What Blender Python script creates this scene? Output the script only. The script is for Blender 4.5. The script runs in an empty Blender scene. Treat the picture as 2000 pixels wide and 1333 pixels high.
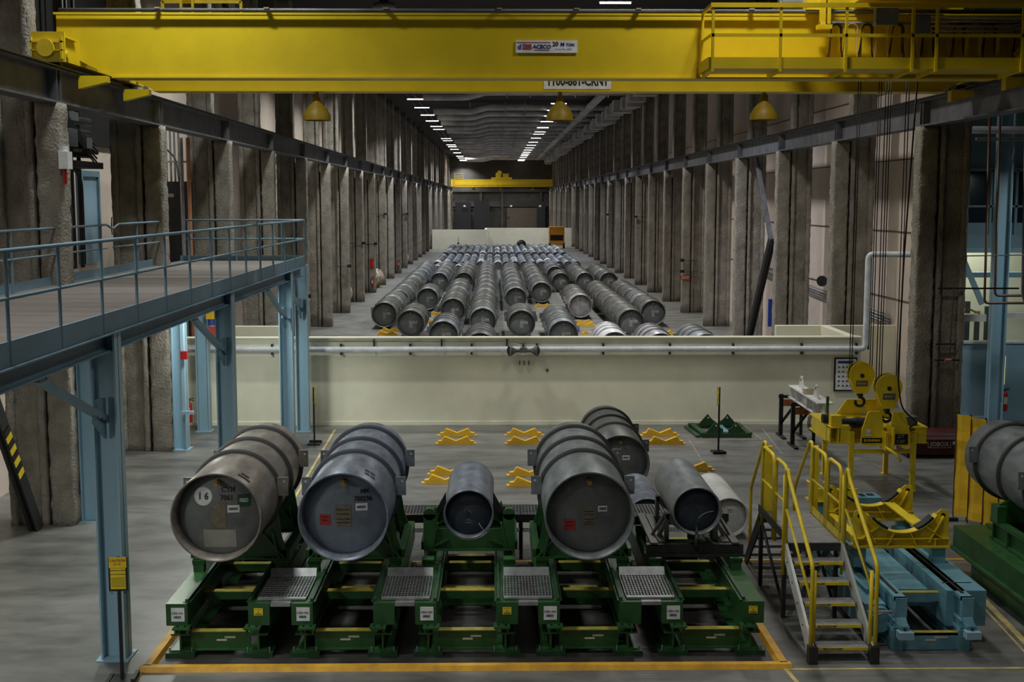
import bpy, math, random
from mathutils import Vector, Matrix, Euler
random.seed(7)
R = math.radians
sc = bpy.context.scene
col = sc.collection

# ------------------------------------------------------------------ camera, world, exposure
cam_d = bpy.data.cameras.new('camera')
cam_d.sensor_width = 36.0
cam_d.lens = 43.2
cam_d.clip_end = 600
cam = bpy.data.objects.new('camera', cam_d)
col.objects.link(cam)
cam.location = (0, 0, 6.2)
cam.rotation_euler = (R(90 - 6.525), 0, R(-0.806))
sc.camera = cam
sc.view_settings.view_transform = 'Standard'
sc.view_settings.look = 'None'
sc.view_settings.gamma = 1
sc.view_settings.use_curve_mapping = False
sc.view_settings.exposure = 0.0
w = bpy.data.worlds.new('world')
sc.world = w
w.use_nodes = True
w.node_tree.nodes['Background'].inputs[0].default_value = (0.75, 0.8, 0.9, 1)
w.node_tree.nodes['Background'].inputs[1].default_value = 0.012
AMB = 0

def area(name, loc, size, power, color=(1, .96, .9), rot=(0, 0, 0), size_y=None, parent=None, spread=180):
    d = bpy.data.lights.new(name, 'AREA')
    d.energy = power; d.color = color; d.size = size; d.spread = R(spread)
    if size_y:
        d.shape = 'RECTANGLE'; d.size_y = size_y
    o = bpy.data.objects.new(name, d)
    col.objects.link(o)
    o.location = loc; o.rotation_euler = rot
    if parent: o.parent = parent
    return o

# strip lamps of the loading hall above and in front of the near crane (the two ceiling rows continue toward the camera)
for (lx, ly, p) in [(-6, -4, 90), (5.1, -4, 40), (-6, 5, 170), (5.1, 5, 70), (-6, 13.5, 380), (5.1, 13.5, 150),
                    (-5.8, 22.6, 290), (4.8, 22.6, 240), (-6, 31, 420), (5.1, 31, 330), (-6, 39.5, 420), (5.1, 39.5, 400),
                    (-6, 57, 520), (5.1, 57, 520), (-6, 66, 520), (5.1, 66, 520), (-6, 76, 520), (5.1, 76, 520), (-6, 86, 520), (5.1, 86, 520)]:
    area('strip_light', (lx, ly, 13.7), 1.2, p, (1, .975, .91) if lx > 0 else (.96, 1, .95), size_y=.3, spread=140 if ly < 45 else 118)
area('strip_light', (-5.5, 219, 13.7), 1.2, 1500, (1, .97, .9), size_y=.3)  # extra lamp without a fixture, added to brighten the distant crane
# lamps below the mezzanine and lamps of the room on the right
for ly, p in ((5, 120), (11, 130), (18, 110), (24, 120), (29.5, 130)):  # nearest two are added, to brighten the near post and left floor
    area('under_deck_light', (-6.6, ly, 4.1), 0.3, p, (.97, 1, .9), size_y=1.2)
area('side_room_light', (15.6, 30.5, 7.0), 0.8, 110, (.86, 1, .96))
area('side_room_light', (14.6, 37.4, 6.0), 0.8, 90, (.95, 1, .84))

# ------------------------------------------------------------------ materials
def srgb(r, g, b):
    f = lambda c: (c / 255 / 12.92) if c / 255 <= .04045 else ((c / 255 + .055) / 1.055) ** 2.4
    return (f(r), f(g), f(b), 1)

M = {}
def mat(name, rgb, rough=.5, metal=0, var=.12, scale=3.0, bump=0, bscale=30, rgb2=None, emit=0, detail=6, stretch=(1, 1, 1), rvar=0):
    m = bpy.data.materials.new(name); M[name] = m
    m.use_nodes = True
    nt = m.node_tree; N = nt.nodes; L = nt.links
    b = N['Principled BSDF']
    b.inputs['Roughness'].default_value = rough
    b.inputs['Metallic'].default_value = metal
    c = srgb(*rgb)
    if emit:
        b.inputs['Base Color'].default_value = c
        b.inputs['Emission Color'].default_value = c
        b.inputs['Emission Strength'].default_value = emit
        return m
    tc = N.new('ShaderNodeTexCoord'); mp = N.new('ShaderNodeMapping')
    mp.inputs['Scale'].default_value = stretch
    L.new(tc.outputs['Object'], mp.inputs[0])
    n = N.new('ShaderNodeTexNoise'); n.inputs['Scale'].default_value = scale; n.inputs['Detail'].default_value = detail
    n.inputs['Roughness'].default_value = .65
    L.new(mp.outputs[0], n.inputs['Vector'])
    rp = N.new('ShaderNodeValToRGB')
    c2 = srgb(*rgb2) if rgb2 else tuple(x * (1 - var * 1.6) for x in c[:3]) + (1,)
    c1 = c if rgb2 else tuple(min(1, x * (1 + var)) for x in c[:3]) + (1,)
    rp.color_ramp.elements[0].position = .35; rp.color_ramp.elements[0].color = c2
    rp.color_ramp.elements[1].position = .65; rp.color_ramp.elements[1].color = c1
    L.new(n.outputs['Fac'], rp.inputs[0])
    L.new(rp.outputs[0], b.inputs['Base Color'])
    if rvar:
        mr = N.new('ShaderNodeMapRange')
        mr.inputs['To Min'].default_value = rough - rvar; mr.inputs['To Max'].default_value = rough + rvar
        L.new(n.outputs['Fac'], mr.inputs[0]); L.new(mr.outputs[0], b.inputs['Roughness'])
    if bump:
        n2 = N.new('ShaderNodeTexNoise'); n2.inputs['Scale'].default_value = bscale; n2.inputs['Detail'].default_value = 5
        L.new(mp.outputs[0], n2.inputs['Vector'])
        bp = N.new('ShaderNodeBump'); bp.inputs['Strength'].default_value = bump; bp.inputs['Distance'].default_value = .05
        L.new(n2.outputs['Fac'], bp.inputs['Height']); L.new(bp.outputs[0], b.inputs['Normal'])
    return m

mat('floor', (124, 124, 121), .42, 0, scale=.7, rgb2=(82, 82, 82), bump=.02, bscale=12, detail=12, stretch=(1, 2.2, 1), rvar=.08)
mat('cream_wall', (226, 224, 204), .65, 0, var=.04, scale=1.2)
mat('beige_wall', (205, 190, 178), .7, 0, var=.05, scale=1)
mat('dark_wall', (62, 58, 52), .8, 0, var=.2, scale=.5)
mat('blue_wall', (138, 168, 186), .5, 0, var=.05, scale=1)
mat('foam', (155, 149, 139), .95, 0, scale=2.2, rgb2=(121, 115, 106), bump=1.0, bscale=22, stretch=(1, 1, .8), detail=10)
mat('stand_floor_dark', (62, 60, 58), .5, 0, scale=1.4, rgb2=(38, 36, 36), detail=10)
mat('foam_groove', (28, 25, 22), .95)
mat('ceiling', (32, 31, 30), .95)
mat('duct', (205, 203, 200), .8, 0, scale=.8, rgb2=(160, 158, 155), bump=.4, bscale=4)
mat('runway_steel', (96, 97, 102), .55, .1, var=.2, scale=2)
mat('runway_dark', (26, 25, 27), .5)
mat('crane_yellow', (214, 186, 26), .42, 0, var=.05, scale=1.5)
mat('yellow_paint', (226, 198, 42), .38, 0, var=.08, scale=4)
mat('yellow_floor', (226, 170, 40), .55, 0, scale=4, rgb2=(190, 140, 40))
mat('tape', (214, 190, 110), .6, 0, scale=3, rgb2=(150, 140, 100))
mat('tape_grey', (150, 146, 130), .6, 0, scale=3, rgb2=(110, 108, 98))
mat('saddle_yellow', (228, 178, 44), .5, 0, var=.08, scale=5)
mat('blue_paint', (148, 182, 202), .42, 0, var=.06, scale=1.5, stretch=(1, 1, .3))
mat('deck_blue', (110, 140, 158), .5, 0, var=.08, scale=1)
mat('deck_floor', (112, 105, 100), .8, 0, scale=1.6, rgb2=(92, 84, 80), stretch=(.3, 2, 1))
mat('joist', (86, 74, 62), .7)
mat('teal', (112, 160, 176), .42, 0, scale=2, rgb2=(88, 134, 150))
mat('green', (46, 92, 47), .36, 0, scale=3, rgb2=(34, 72, 37))
mat('dark_green', (30, 66, 38), .45, 0, var=.1)
mat('green_top_yellow', (176, 160, 60), .5, 0, scale=5, rgb2=(130, 128, 60))
mat('galv', (158, 160, 163), .42, .6, var=.15, scale=8)
mat('cyl_grey', (132, 138, 142), .42, .25, scale=2.6, rgb2=(100, 105, 108), detail=12, stretch=(2, .7, 2), rvar=.08)
mat('cyl_brown', (142, 135, 128), .42, .25, scale=2.6, rgb2=(104, 98, 93), detail=12, stretch=(2, .7, 2), rvar=.08)
mat('cyl_blue', (136, 143, 158), .38, .25, scale=2.6, rgb2=(94, 101, 116), detail=12, stretch=(2, .7, 2), rvar=.08)
mat('cyl_dark', (104, 104, 101), .45, .2, scale=2.2, rgb2=(80, 80, 78), stretch=(2, .4, 2))
mat('cyl_silver', (176, 172, 176), .34, .3, scale=2.2, rgb2=(140, 136, 140), stretch=(2, .4, 2))
mat('cyl_white', (214, 214, 212), .35, 0, scale=2, rgb2=(180, 180, 180))
mat('ring_shaded', (60, 60, 59), .6, .1)  # shell grey darkened: shade on the rings' facing edges is in the colour
mat('ring_blue_shaded', (62, 68, 78), .6, .1)  # same for the bluish cylinder, ring shade put into the colour
mat('head_dark', (118, 121, 120), .5, .1, scale=2, rgb2=(90, 93, 94))
mat('floor_dark', (60, 60, 60), .5)
mat('head_navy', (56, 66, 80), .5, .1, scale=3, rgb2=(40, 48, 60))
mat('head_blue', (124, 134, 148), .45, .1, scale=2, rgb2=(94, 104, 118))
mat('rusty_white', (206, 196, 184), .6, 0, scale=4, rgb2=(110, 74, 50))
mat('brass', (196, 158, 84), .3, .8)
mat('black', (20, 20, 21), .5)
mat('rubber', (30, 30, 36), .7)
mat('white', (226, 228, 232), .5)
mat('white_pipe', (226, 232, 240), .35)
mat('white_steel', (206, 206, 204), .45)
mat('red', (170, 30, 28), .4)
mat('red_label', (170, 44, 38), .5)
mat('green_label', (28, 70, 46), .5)
mat('plate', (128, 120, 104), .5, .1, scale=20, rgb2=(100, 92, 80))
mat('print', (30, 30, 34), .6)
mat('faint_print', (52, 52, 52), .6)
mat('stain', (150, 148, 142), .5)
mat('label_blue', (40, 56, 130), .5)
mat('label_red', (180, 50, 50), .5)
mat('grey_box', (96, 106, 116), .5)
mat('grey_plastic', (90, 94, 92), .5)
mat('cable_tan', (196, 166, 110), .5)
mat('maroon', (84, 34, 32), .45, 0, scale=3, rgb2=(60, 24, 24))
mat('orange_wood', (160, 92, 50), .6, 0, scale=6, rgb2=(120, 64, 36))
mat('steel_dark', (58, 58, 60), .4, .4)
mat('steel_cradle', (96, 96, 96), .4, .4, var=.12)
mat('brown_pipe', (96, 66, 52), .4, .2)
mat('copper_pipe', (176, 120, 92), .4, .2)
mat('glass_dark', (30, 44, 58), .15)
mat('wire', (24, 22, 22), .5)
mat('blue_board', (30, 60, 150), .5)
mat('beige', (196, 190, 170), .6)
mat('lamp_white', (255, 250, 242), emit=14)
mat('lit_window', (240, 232, 150), emit=.9)
mat('vinyl_yellow', (218, 176, 36), .35, 0, var=.1, scale=3, bump=.15, bscale=5)
mat('lamp_yellow', (150, 124, 24), .5)
mat('machine_yellow', (232, 160, 40), .5)
mat('tan_rope', (150, 140, 118), .8)

# ------------------------------------------------------------------ mesh builder
class MB:
    def __init__(s):
        s.v = []; s.f = []; s.m = []; s.cur = 0; s.sm = []; s.smooth = False
    def add(s, vs, fs):
        b = len(s.v); s.v.extend([tuple(x) for x in vs])
        for f in fs:
            s.f.append(tuple(b + i for i in f)); s.m.append(s.cur); s.sm.append(s.smooth)
        return s
    def box(s, x0, x1, y0, y1, z0, z1):
        return s.add([(x0, y0, z0), (x1, y0, z0), (x1, y1, z0), (x0, y1, z0), (x0, y0, z1), (x1, y0, z1), (x1, y1, z1), (x0, y1, z1)],
                     [(0, 3, 2, 1), (4, 5, 6, 7), (0, 1, 5, 4), (1, 2, 6, 5), (2, 3, 7, 6), (3, 0, 4, 7)])
    def bar(s, p, q, a, b, up=(0, 0, 1)):
        p = Vector(p); q = Vector(q); d = (q - p).normalized(); up = Vector(up)
        if abs(d.dot(up)) > .98: up = Vector((0, 1, 0))
        sx = d.cross(up).normalized(); sy = sx.cross(d).normalized()
        vs = []
        for c in (p, q):
            for i, j in ((-1, -1), (1, -1), (1, 1), (-1, 1)):
                vs.append(c + sx * i * a / 2 + sy * j * b / 2)
        return s.add(vs, [(0, 3, 2, 1), (4, 5, 6, 7), (0, 1, 5, 4), (1, 2, 6, 5), (2, 3, 7, 6), (3, 0, 4, 7)])
    def prism(s, poly, axis, a, b):
        # poly of 2d points; axis 'x': (y,z), 'y': (x,z), 'z': (x,y)
        n = len(poly)
        mk = {'x': lambda t, u, k: (k, t, u), 'y': lambda t, u, k: (t, k, u), 'z': lambda t, u, k: (t, u, k)}[axis]
        vs = [mk(t, u, a) for t, u in poly] + [mk(t, u, b) for t, u in poly]
        fs = [tuple(range(n)), tuple(range(2 * n - 1, n - 1, -1))]
        fs += [(i, i + n, (i + 1) % n + n, (i + 1) % n) for i in range(n)]
        return s.add(vs, fs)
    def tube(s, pts, r, n=8, closed=False):
        pts = [Vector(p) for p in pts]; k = len(pts)
        rings = []; prev = None
        for i, p in enumerate(pts):
            if closed: d = (pts[(i + 1) % k] - pts[i - 1]).normalized()
            else:
                d = (pts[min(i + 1, k - 1)] - pts[max(i - 1, 0)]).normalized()
            ref = prev if prev is not None else (Vector((0, 0, 1)) if abs(d.z) < .9 else Vector((0, 1, 0)))
            a = d.cross(ref)
            if a.length < 1e-5: a = d.cross(Vector((1, .1, 0)))
            a.normalize(); b = a.cross(d).normalized(); prev = b
            rings.append([p + a * math.cos(2 * math.pi * j / n) * r + b * math.sin(2 * math.pi * j / n) * r for j in range(n)])
        vs = [v for ring in rings for v in ring]; fs = []
        for i in range(k if closed else k - 1):
            i2 = (i + 1) % k
            for j in range(n):
                j2 = (j + 1) % n
                fs.append((i * n + j, i * n + j2, i2 * n + j2, i2 * n + j))
        if not closed:
            fs.append(tuple(range(n - 1, -1, -1))); fs.append(tuple(range((k - 1) * n, k * n)))
        o = s.smooth; s.smooth = True; s.add(vs, fs); s.smooth = o
        return s
    def cyl(s, p, q, r, n=16, r2=None):
        p = Vector(p); q = Vector(q); d = (q - p).normalized()
        u = Vector((0, 0, 1)) if abs(d.z) < .9 else Vector((0, 1, 0))
        a = d.cross(u).normalized(); b = a.cross(d); r2 = r if r2 is None else r2
        vs = [p + (a * math.cos(2 * math.pi * j / n) + b * math.sin(2 * math.pi * j / n)) * r for j in range(n)] + \
             [q + (a * math.cos(2 * math.pi * j / n) + b * math.sin(2 * math.pi * j / n)) * r2 for j in range(n)]
        s.add(vs, [tuple(range(n - 1, -1, -1)), tuple(range(n, 2 * n))])
        o = s.smooth; s.smooth = True
        s.add(vs, [(j, (j + 1) % n, (j + 1) % n + n, j + n) for j in range(n)]); s.smooth = o
        return s
    def lathe(s, prof, n=48, c=(0, 0, 0), axis='y'):
        # prof: list of (along, radius)
        vs = []
        for t, r in prof:
            for j in range(n):
                a = 2 * math.pi * j / n
                if axis == 'y': vs.append((c[0] + math.sin(a) * r, c[1] + t, c[2] + math.cos(a) * r))
                elif axis == 'z': vs.append((c[0] + math.sin(a) * r, c[1] + math.cos(a) * r, c[2] + t))
                else: vs.append((c[0] + t, c[1] + math.sin(a) * r, c[2] + math.cos(a) * r))
        fs = []
        for i in range(len(prof) - 1):
            for j in range(n):
                j2 = (j + 1) % n
                fs.append((i * n + j, i * n + j2, (i + 1) * n + j2, (i + 1) * n + j))
        o = s.smooth; s.smooth = True; s.add(vs, fs); s.smooth = o
        return s
    def text(s, txt, size, origin, xd=(1, 0, 0), yd=(0, 0, 1), depth=.001, align='CENTER', sx=1.0, font_off=0.0):
        cu = bpy.data.curves.new('t', 'FONT'); cu.body = txt; cu.size = size; cu.align_x = align; cu.align_y = 'CENTER'
        cu.offset = font_off; cu.resolution_u = 2
        ob = bpy.data.objects.new('t', cu)
        me = bpy.data.meshes.new_from_object(ob)
        xd = Vector(xd); yd = Vector(yd); o = Vector(origin)
        s.add([o + xd * v.co.x * sx + yd * v.co.y for v in me.vertices], [tuple(p.vertices) for p in me.polygons])
        bpy.data.objects.remove(ob); bpy.data.curves.remove(cu); bpy.data.meshes.remove(me)
        return s
    def mi(s, i): s.cur = i; return s
    def build(s, name, mats, parent=None, loc=None, bevel=0):
        me = bpy.data.meshes.new(name)
        me.from_pydata(s.v, [], s.f)
        if not isinstance(mats, (list, tuple)): mats = [mats]
        for m in mats: me.materials.append(M[m])
        me.polygons.foreach_set('material_index', s.m)
        me.polygons.foreach_set('use_smooth', s.sm)
        me.update()
        o = bpy.data.objects.new(name, me); col.objects.link(o)
        if parent: o.parent = parent
        if loc: o.location = loc
        if bevel:
            b = o.modifiers.new('bevel', 'BEVEL'); b.width = bevel; b.segments = 2; b.limit_method = 'ANGLE'
        return o

def tag(o, label=None, cat=None, group=None, kind=None):
    if label: o['label'] = label
    if cat: o['category'] = cat
    if group: o['group'] = group
    if kind: o['kind'] = kind
    return o
def thing(name, label, cat, loc=(0, 0, 0), rz=0, group=None):
    o = bpy.data.objects.new(name, None); col.objects.link(o)
    o.location = loc; o.rotation_euler = (0, 0, rz); o.empty_display_size = .2
    return tag(o, label, cat, group)
def struct(name, mb, m, bevel=0):
    return tag(mb.build(name, m, bevel=bevel), kind='structure')
def copy_tree(o, parent=None):
    c = o.copy(); col.objects.link(c); c.parent = parent
    for ch in o.children: copy_tree(ch, c)
    return c
def arc(cx, cy, r, a0, a1, n=10):
    return [(cx + r * math.cos(R(a0 + (a1 - a0) * i / n)), cy + r * math.sin(R(a0 + (a1 - a0) * i / n))) for i in range(n + 1)]
def fillet(pts, rad, n=5):
    out = [Vector(pts[0])]
    for i in range(1, len(pts) - 1):
        a, b, c = Vector(pts[i - 1]), Vector(pts[i]), Vector(pts[i + 1])
        u = (a - b).normalized(); v = (c - b).normalized()
        r = min(rad, (a - b).length * .45, (c - b).length * .45)
        p, q = b + u * r, b + v * r
        for k in range(n + 1):
            t = k / n
            out.append(p * (1 - t) ** 2 + b * 2 * t * (1 - t) + q * t * t)
    out.append(Vector(pts[-1]))
    return out

# ------------------------------------------------------------------ room shell
struct('floor', MB().box(-14, 24, -9, 245, -.3, 0), 'floor')
struct('ceiling', MB().box(-14, 24, -9, 245, 14.6, 14.9), 'ceiling')
struct('wall_left', MB().box(-10.6, -10.4, -9, 242, 0, 14.6), 'beige_wall')
struct('wall_right', MB().box(12.2, 12.45, 34.3, 242, 0, 14.6), 'beige_wall')
struct('wall_back', MB().box(-10.6, 24, -9, -8.8, 0, 14.6), 'beige_wall')
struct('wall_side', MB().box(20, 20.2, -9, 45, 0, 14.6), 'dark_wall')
b = MB().box(-10.6, 12.4, 241, 241.3, 0, 14.6)
b.box(-10.6, 12.4, 240.8, 241, 5.0, 5.35)
for x in (-10, -2.9, 1.2, 8.8): b.box(x, x + .5, 240.6, 241, 0, 8.2)
b.box(-10.6, 12.4, 240.5, 241, 7.9, 8.4)
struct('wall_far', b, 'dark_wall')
struct('door_1', MB().box(2.4, 8.2, 240.55, 240.9, 0, 4.8), 'joist')
# wall panel joints on the right wall
b = MB()
for z in (3.2, 5.25, 7.4, 9.5): b.box(12.17, 12.2, 34.3, 110, z, z + .03)
struct('trim_1', b, 'joist')
# half height partition across the hall
def ptop(z=2.33): return z
b = MB().box(-9.0, 10.15, 33.7, 33.95, 0, 2.42)
b.box(9.9, 10.15, 33.95, 37.0, 0, 2.42)
b.box(8.55, 12.2, 37.0, 37.25, 0, 2.42)
b.box(-10.4, -6.4, 37.0, 37.25, 0, 2.42)
struct('wall_front', b, 'cream_wall')
struct('baseboard_front', MB().box(-9.0, 10.15, 33.68, 33.7, 0, .1).box(-9.02, 10.17, 33.66, 33.99, 2.42, 2.45), 'cream_wall')
b = MB().box(-8.0, -1.0, 158, 158.3, 0, 2.5).box(-1.3, -1.0, 158.3, 168, 0, 2.5).box(-1.0, 11.6, 168, 168.3, 0, 2.5)
struct('wall_storage_end', b, 'cream_wall')
# room on the right
b = MB().box(12.2, 20, 34.2, 34.4, 0, 2.2)
struct('wall_blue', b, 'blue_wall')
struct('baseboard_blue', MB().box(12.2, 20, 34.14, 34.2, 0, .12).box(12.2, 20, 34.15, 34.42, 2.2, 2.26), 'white_steel')
struct('wall_green_room', MB().box(12.45, 20, 39, 39.2, 0, 14), 'cream_wall')
b = MB().box(12.4, 20, 36.0, 36.3, 4.75, 5.2).box(12.4, 20, 35.9, 36.2, 3.95, 4.1)
for x in (13.0, 13.75, 14.5, 15.25, 16): b.box(x, x + .07, 36, 36.1, 5.2, 7.1)
b.box(12.4, 20, 36.0, 36.1, 6.0, 6.06).box(12.4, 20, 36.0, 36.1, 7.05, 7.15)
struct('window_1', b, 'blue_wall')
struct('window_2', MB().box(12.4, 20, 36.12, 36.16, 5.55, 7.1), 'glass_dark')
struct('wall_blue_upper', MB().box(12.4, 20, 36.12, 36.3, 7.1, 14.0).box(12.4, 20, 36.12, 36.3, 5.2, 5.55), 'blue_wall')
# doors
dr = struct('door_2', MB().box(13.95, 15.1, 34.1, 34.2, 0, 2.15), 'blue_wall')
MB().box(14.22, 14.36, 34.08, 34.11, 1.05, 1.85).build('door_window', 'lit_window', dr)
MB().box(14.02, 14.1, 34.05, 34.11, .9, .95).build('door_handle', 'galv', dr)
dr = struct('door_3', MB().box(12.1, 12.2, 40.6, 42.0, 0, 2.1), 'blue_wall')
dr = struct('door_4', MB().box(-10.4, -10.3, 31.0, 32.2, 4.6, 6.8), 'blue_wall')
MB().box(-10.42, -10.24, 30.9, 32.3, 6.8, 6.95).box(-10.42, -10.24, 30.9, 31.0, 4.6, 6.8).box(-10.42, -10.24, 32.2, 32.3, 4.6, 6.8).build('door_frame', 'deck_blue', dr)

# ------------------------------------------------------------------ fireproofed columns
YC = [15.5, 23.1, 30.1, 37.7, 45.2, 52.9, 60.4, 67.9] + [67.9 + 7.55 * k for k in range(1, 23)]
def lumpy(poly, z0, z1, step, amp, seed, mb):
    rnd = random.Random(seed); n = len(poly); k = max(2, int((z1 - z0) / step))
    cx = sum(p[0] for p in poly) / n; cy = sum(p[1] for p in poly) / n
    vs = []
    sway = [rnd.uniform(-1, 1) for _ in range(k + 1)]
    for i in range(k + 1):
        for (x, y) in poly:
            d = math.hypot(x - cx, y - cy) or 1; a = rnd.gauss(0, amp * .5) + sway[i] * amp * .35
            vs.append((x + (x - cx) / d * a, y + (y - cy) / d * a, z0 + (z1 - z0) * i / k))
    fs = [(i * n + j, i * n + (j + 1) % n, (i + 1) * n + (j + 1) % n, (i + 1) * n + j) for i in range(k) for j in range(n)]
    fs.append(tuple(range(n - 1, -1, -1))); fs.append(tuple(range(k * n, k * n + n)))
    mb.smooth = True; mb.add(vs, fs); mb.smooth = False
def rrect(x0, x1, y0, y1, r, nn=3):
    p = []
    for cx, cy, a in ((x1 - r, y1 - r, 0), (x0 + r, y1 - r, 90), (x0 + r, y0 + r, 180), (x1 - r, y0 + r, 270)):
        p += arc(cx, cy, r, a, a + 90, nn)
    return p
def crane_col(sgn, seed, step, amp, ztop=8.0):
    mb = MB(); f = lambda a, b: (min(sgn * a, sgn * b), max(sgn * a, sgn * b))
    x0, x1 = f(0, .46)
    lumpy(rrect(x0, x1, 0, .5, .07), 0, ztop, step, amp, seed, mb)
    mb.cur = 1; x0, x1 = f(.44, .54); mb.box(x0, x1, .12, .4, 0, ztop - .4)
    return mb
def build_col(sgn, seed, step, amp):
    mb = MB(); f = lambda a, b: (min(sgn * a, sgn * b), max(sgn * a, sgn * b))
    x0, x1 = f(.52, .66); lumpy(rrect(x0, x1, 0.02, .5, .05), 0, 14.6, step, amp, seed, mb)
    x0, x1 = f(.64, 1.14); lumpy(rrect(x0, x1, .12, .36, .06), 0, 14.6, step * 1.5, amp, seed + 1, mb)
    x0, x1 = f(1.1, 1.26); lumpy(rrect(x0, x1, 0.02, .5, .05), 0, 14.6, step, amp, seed + 2, mb)
    return mb
variants = {}
nc = 0
for side, X0, sgn in (('left', -8.03, -1), ('right', 10.37, 1)):
    for i, y in enumerate(YC):
        near = i < 6
        for kind, fn in (('crane', crane_col), ('build', build_col)):
            key = (sgn, kind, i if near else 10 + i % 3)
            nm = 'column_' + side
            if key in variants:
                o = variants[key].copy(); col.objects.link(o)
            else:
                o = fn(sgn, 100 + 7 * i + (sgn > 0) * 50, .14 if near else .5, .022 if near else .015).build(nm, ['foam', 'foam_groove'])
                variants[key] = o
            o.name = nm; o.location = (X0, y, 0); o['kind'] = 'structure'
# runway beams with stiffeners
for side, xc in (('left', -8.27), ('right', 10.62)):
    b = MB()
    b.box(xc - .2, xc + .2, -2, 240, 8.0, 8.04).box(xc - .2, xc + .2, -2, 240, 8.6, 8.64).box(xc - .015, xc + .015, -2, 240, 8.04, 8.6)
    for y in [YC[0] - 7.5] + YC:
        b.box(xc - .19, xc + .19, y + .1, y + .13, 8.04, 8.6).box(xc - .19, xc + .19, y + .3, y + .33, 8.04, 8.6)
    o = struct('beam_runway_' + side, b, 'runway_steel')
    MB().box(xc - .28, xc + .28, -2, 240, 8.645, 8.665).box(xc - .035, xc + .035, -2, 240, 8.665, 8.73).build('rail', 'runway_dark', o)

# wrapped roof beams with a step in them
ys = [60.8, 68.3, 75.9, 83.4, 91.2] + [106.2 + 7.55 * k for k in range(18)]
for i, y in enumerate(ys):
    b = MB()
    for dz, dy, r in ((0, 0, .3), (.1, 1.3, .22)):
        pts = [(-5.2, y + dy, 13.75 + dz), (-2.3, y + dy, 13.75 + dz), (-1.9, y + dy, 13.78 + dz), (-.7, y + dy, 14.1 + dz), (0, y + dy, 14.12 + dz), (9.6, y + dy, 14.12 + dz)]
        b.tube(pts, r, 10)
    for x in (-2.1, .9, 2.6, 5.9, 8.3): b.box(x, x + .05, y - .34, y + .34, 13.7, 14.5)
    tag(b.build('beam_roof', 'duct'), kind='structure')
b = MB()
for k in range(60):
    b.box(9.4 + random.uniform(-.3, .2), 10.6, 60 + k * 3, 61.3 + k * 3, 13.2 + random.uniform(-.3, .2), 13.9)
b.box(7.7, 8.3, 58, 238, 13.9, 14.1)
tag(b.build('beam_roof_edge', 'duct'), kind='structure')
b = MB()
for x in (-6.9, -6.3): b.box(x, x + .06, 60, 238, 14.4, 14.52)
for k in range(90): b.box(-6.9, -6.3, 60 + 2 * k, 60.08 + 2 * k, 14.4, 14.45)
tag(b.build('cable_tray', 'runway_steel'), 'grey ladder cable tray running along the ceiling over the left row of lights', 'cable tray')
b = MB()
for k in range(8): b.box(12.6 + .3 * k, 12.75 + .3 * k, 36.5, 36.56, 0, 2.9 + .15 * (k % 3))
tag(b.build('equipment_rack', 'grey_plastic'), 'grey rack of upright tubes behind the low blue wall on the right', 'rack')

# ------------------------------------------------------------------ ceiling light fixtures
def fixture():
    t = thing('ceiling_light', 'x', 'light')
    MB().box(-.6, .6, -.055, .055, 0, .05).build('diffuser', 'lamp_white', t)
    MB().box(-.64, .64, -.17, .17, .05, .13).box(-.4, -.38, -.01, .01, .13, .8).box(.38, .4, -.01, .01, .13, .8).build('housing', 'runway_steel', t)
    return t
fx0 = fixture()
lefty = [127, 197, 257, 305, 350, 375, 451, 468, 502, 517, 539, 568, 597, 612, 627, 637, 655]
righty = [75, 162, 217, 264, 310, 360, 395, 413, 446, 480, 505, 527, 545, 563, 579, 592, 607, 625, 640]
used = False
for side, x, ylist in (('left', -6.0, lefty), ('right', 5.1, righty)):
    Ys = [min(239, 7.6 * 2400 / (392 - (170 + q / 4.348))) for q in ylist]
    if side == 'right': Ys = [48.8] + Ys
    for k, y in enumerate(Ys):
        t = fx0 if not used else copy_tree(fx0)
        used = True
        t.location = (x if k or side == 'left' else 4.7, y, 13.8)
        t['group'] = 'strip lights under the hall ceiling, %s row' % side
        t['label'] = 'white strip light in the %s-hand row of lights under the dark ceiling' % side
        if side == 'right' and k == 0: t['label'] = 'lone white strip light seen above the top of the near yellow crane'; del t['group']
        if k % 2 == 0:
            area('strip_light', (x, y, 13.7), 1.2, 760, (.93, .96, 1), size_y=.3, spread=118)
exec_after = []

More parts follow.
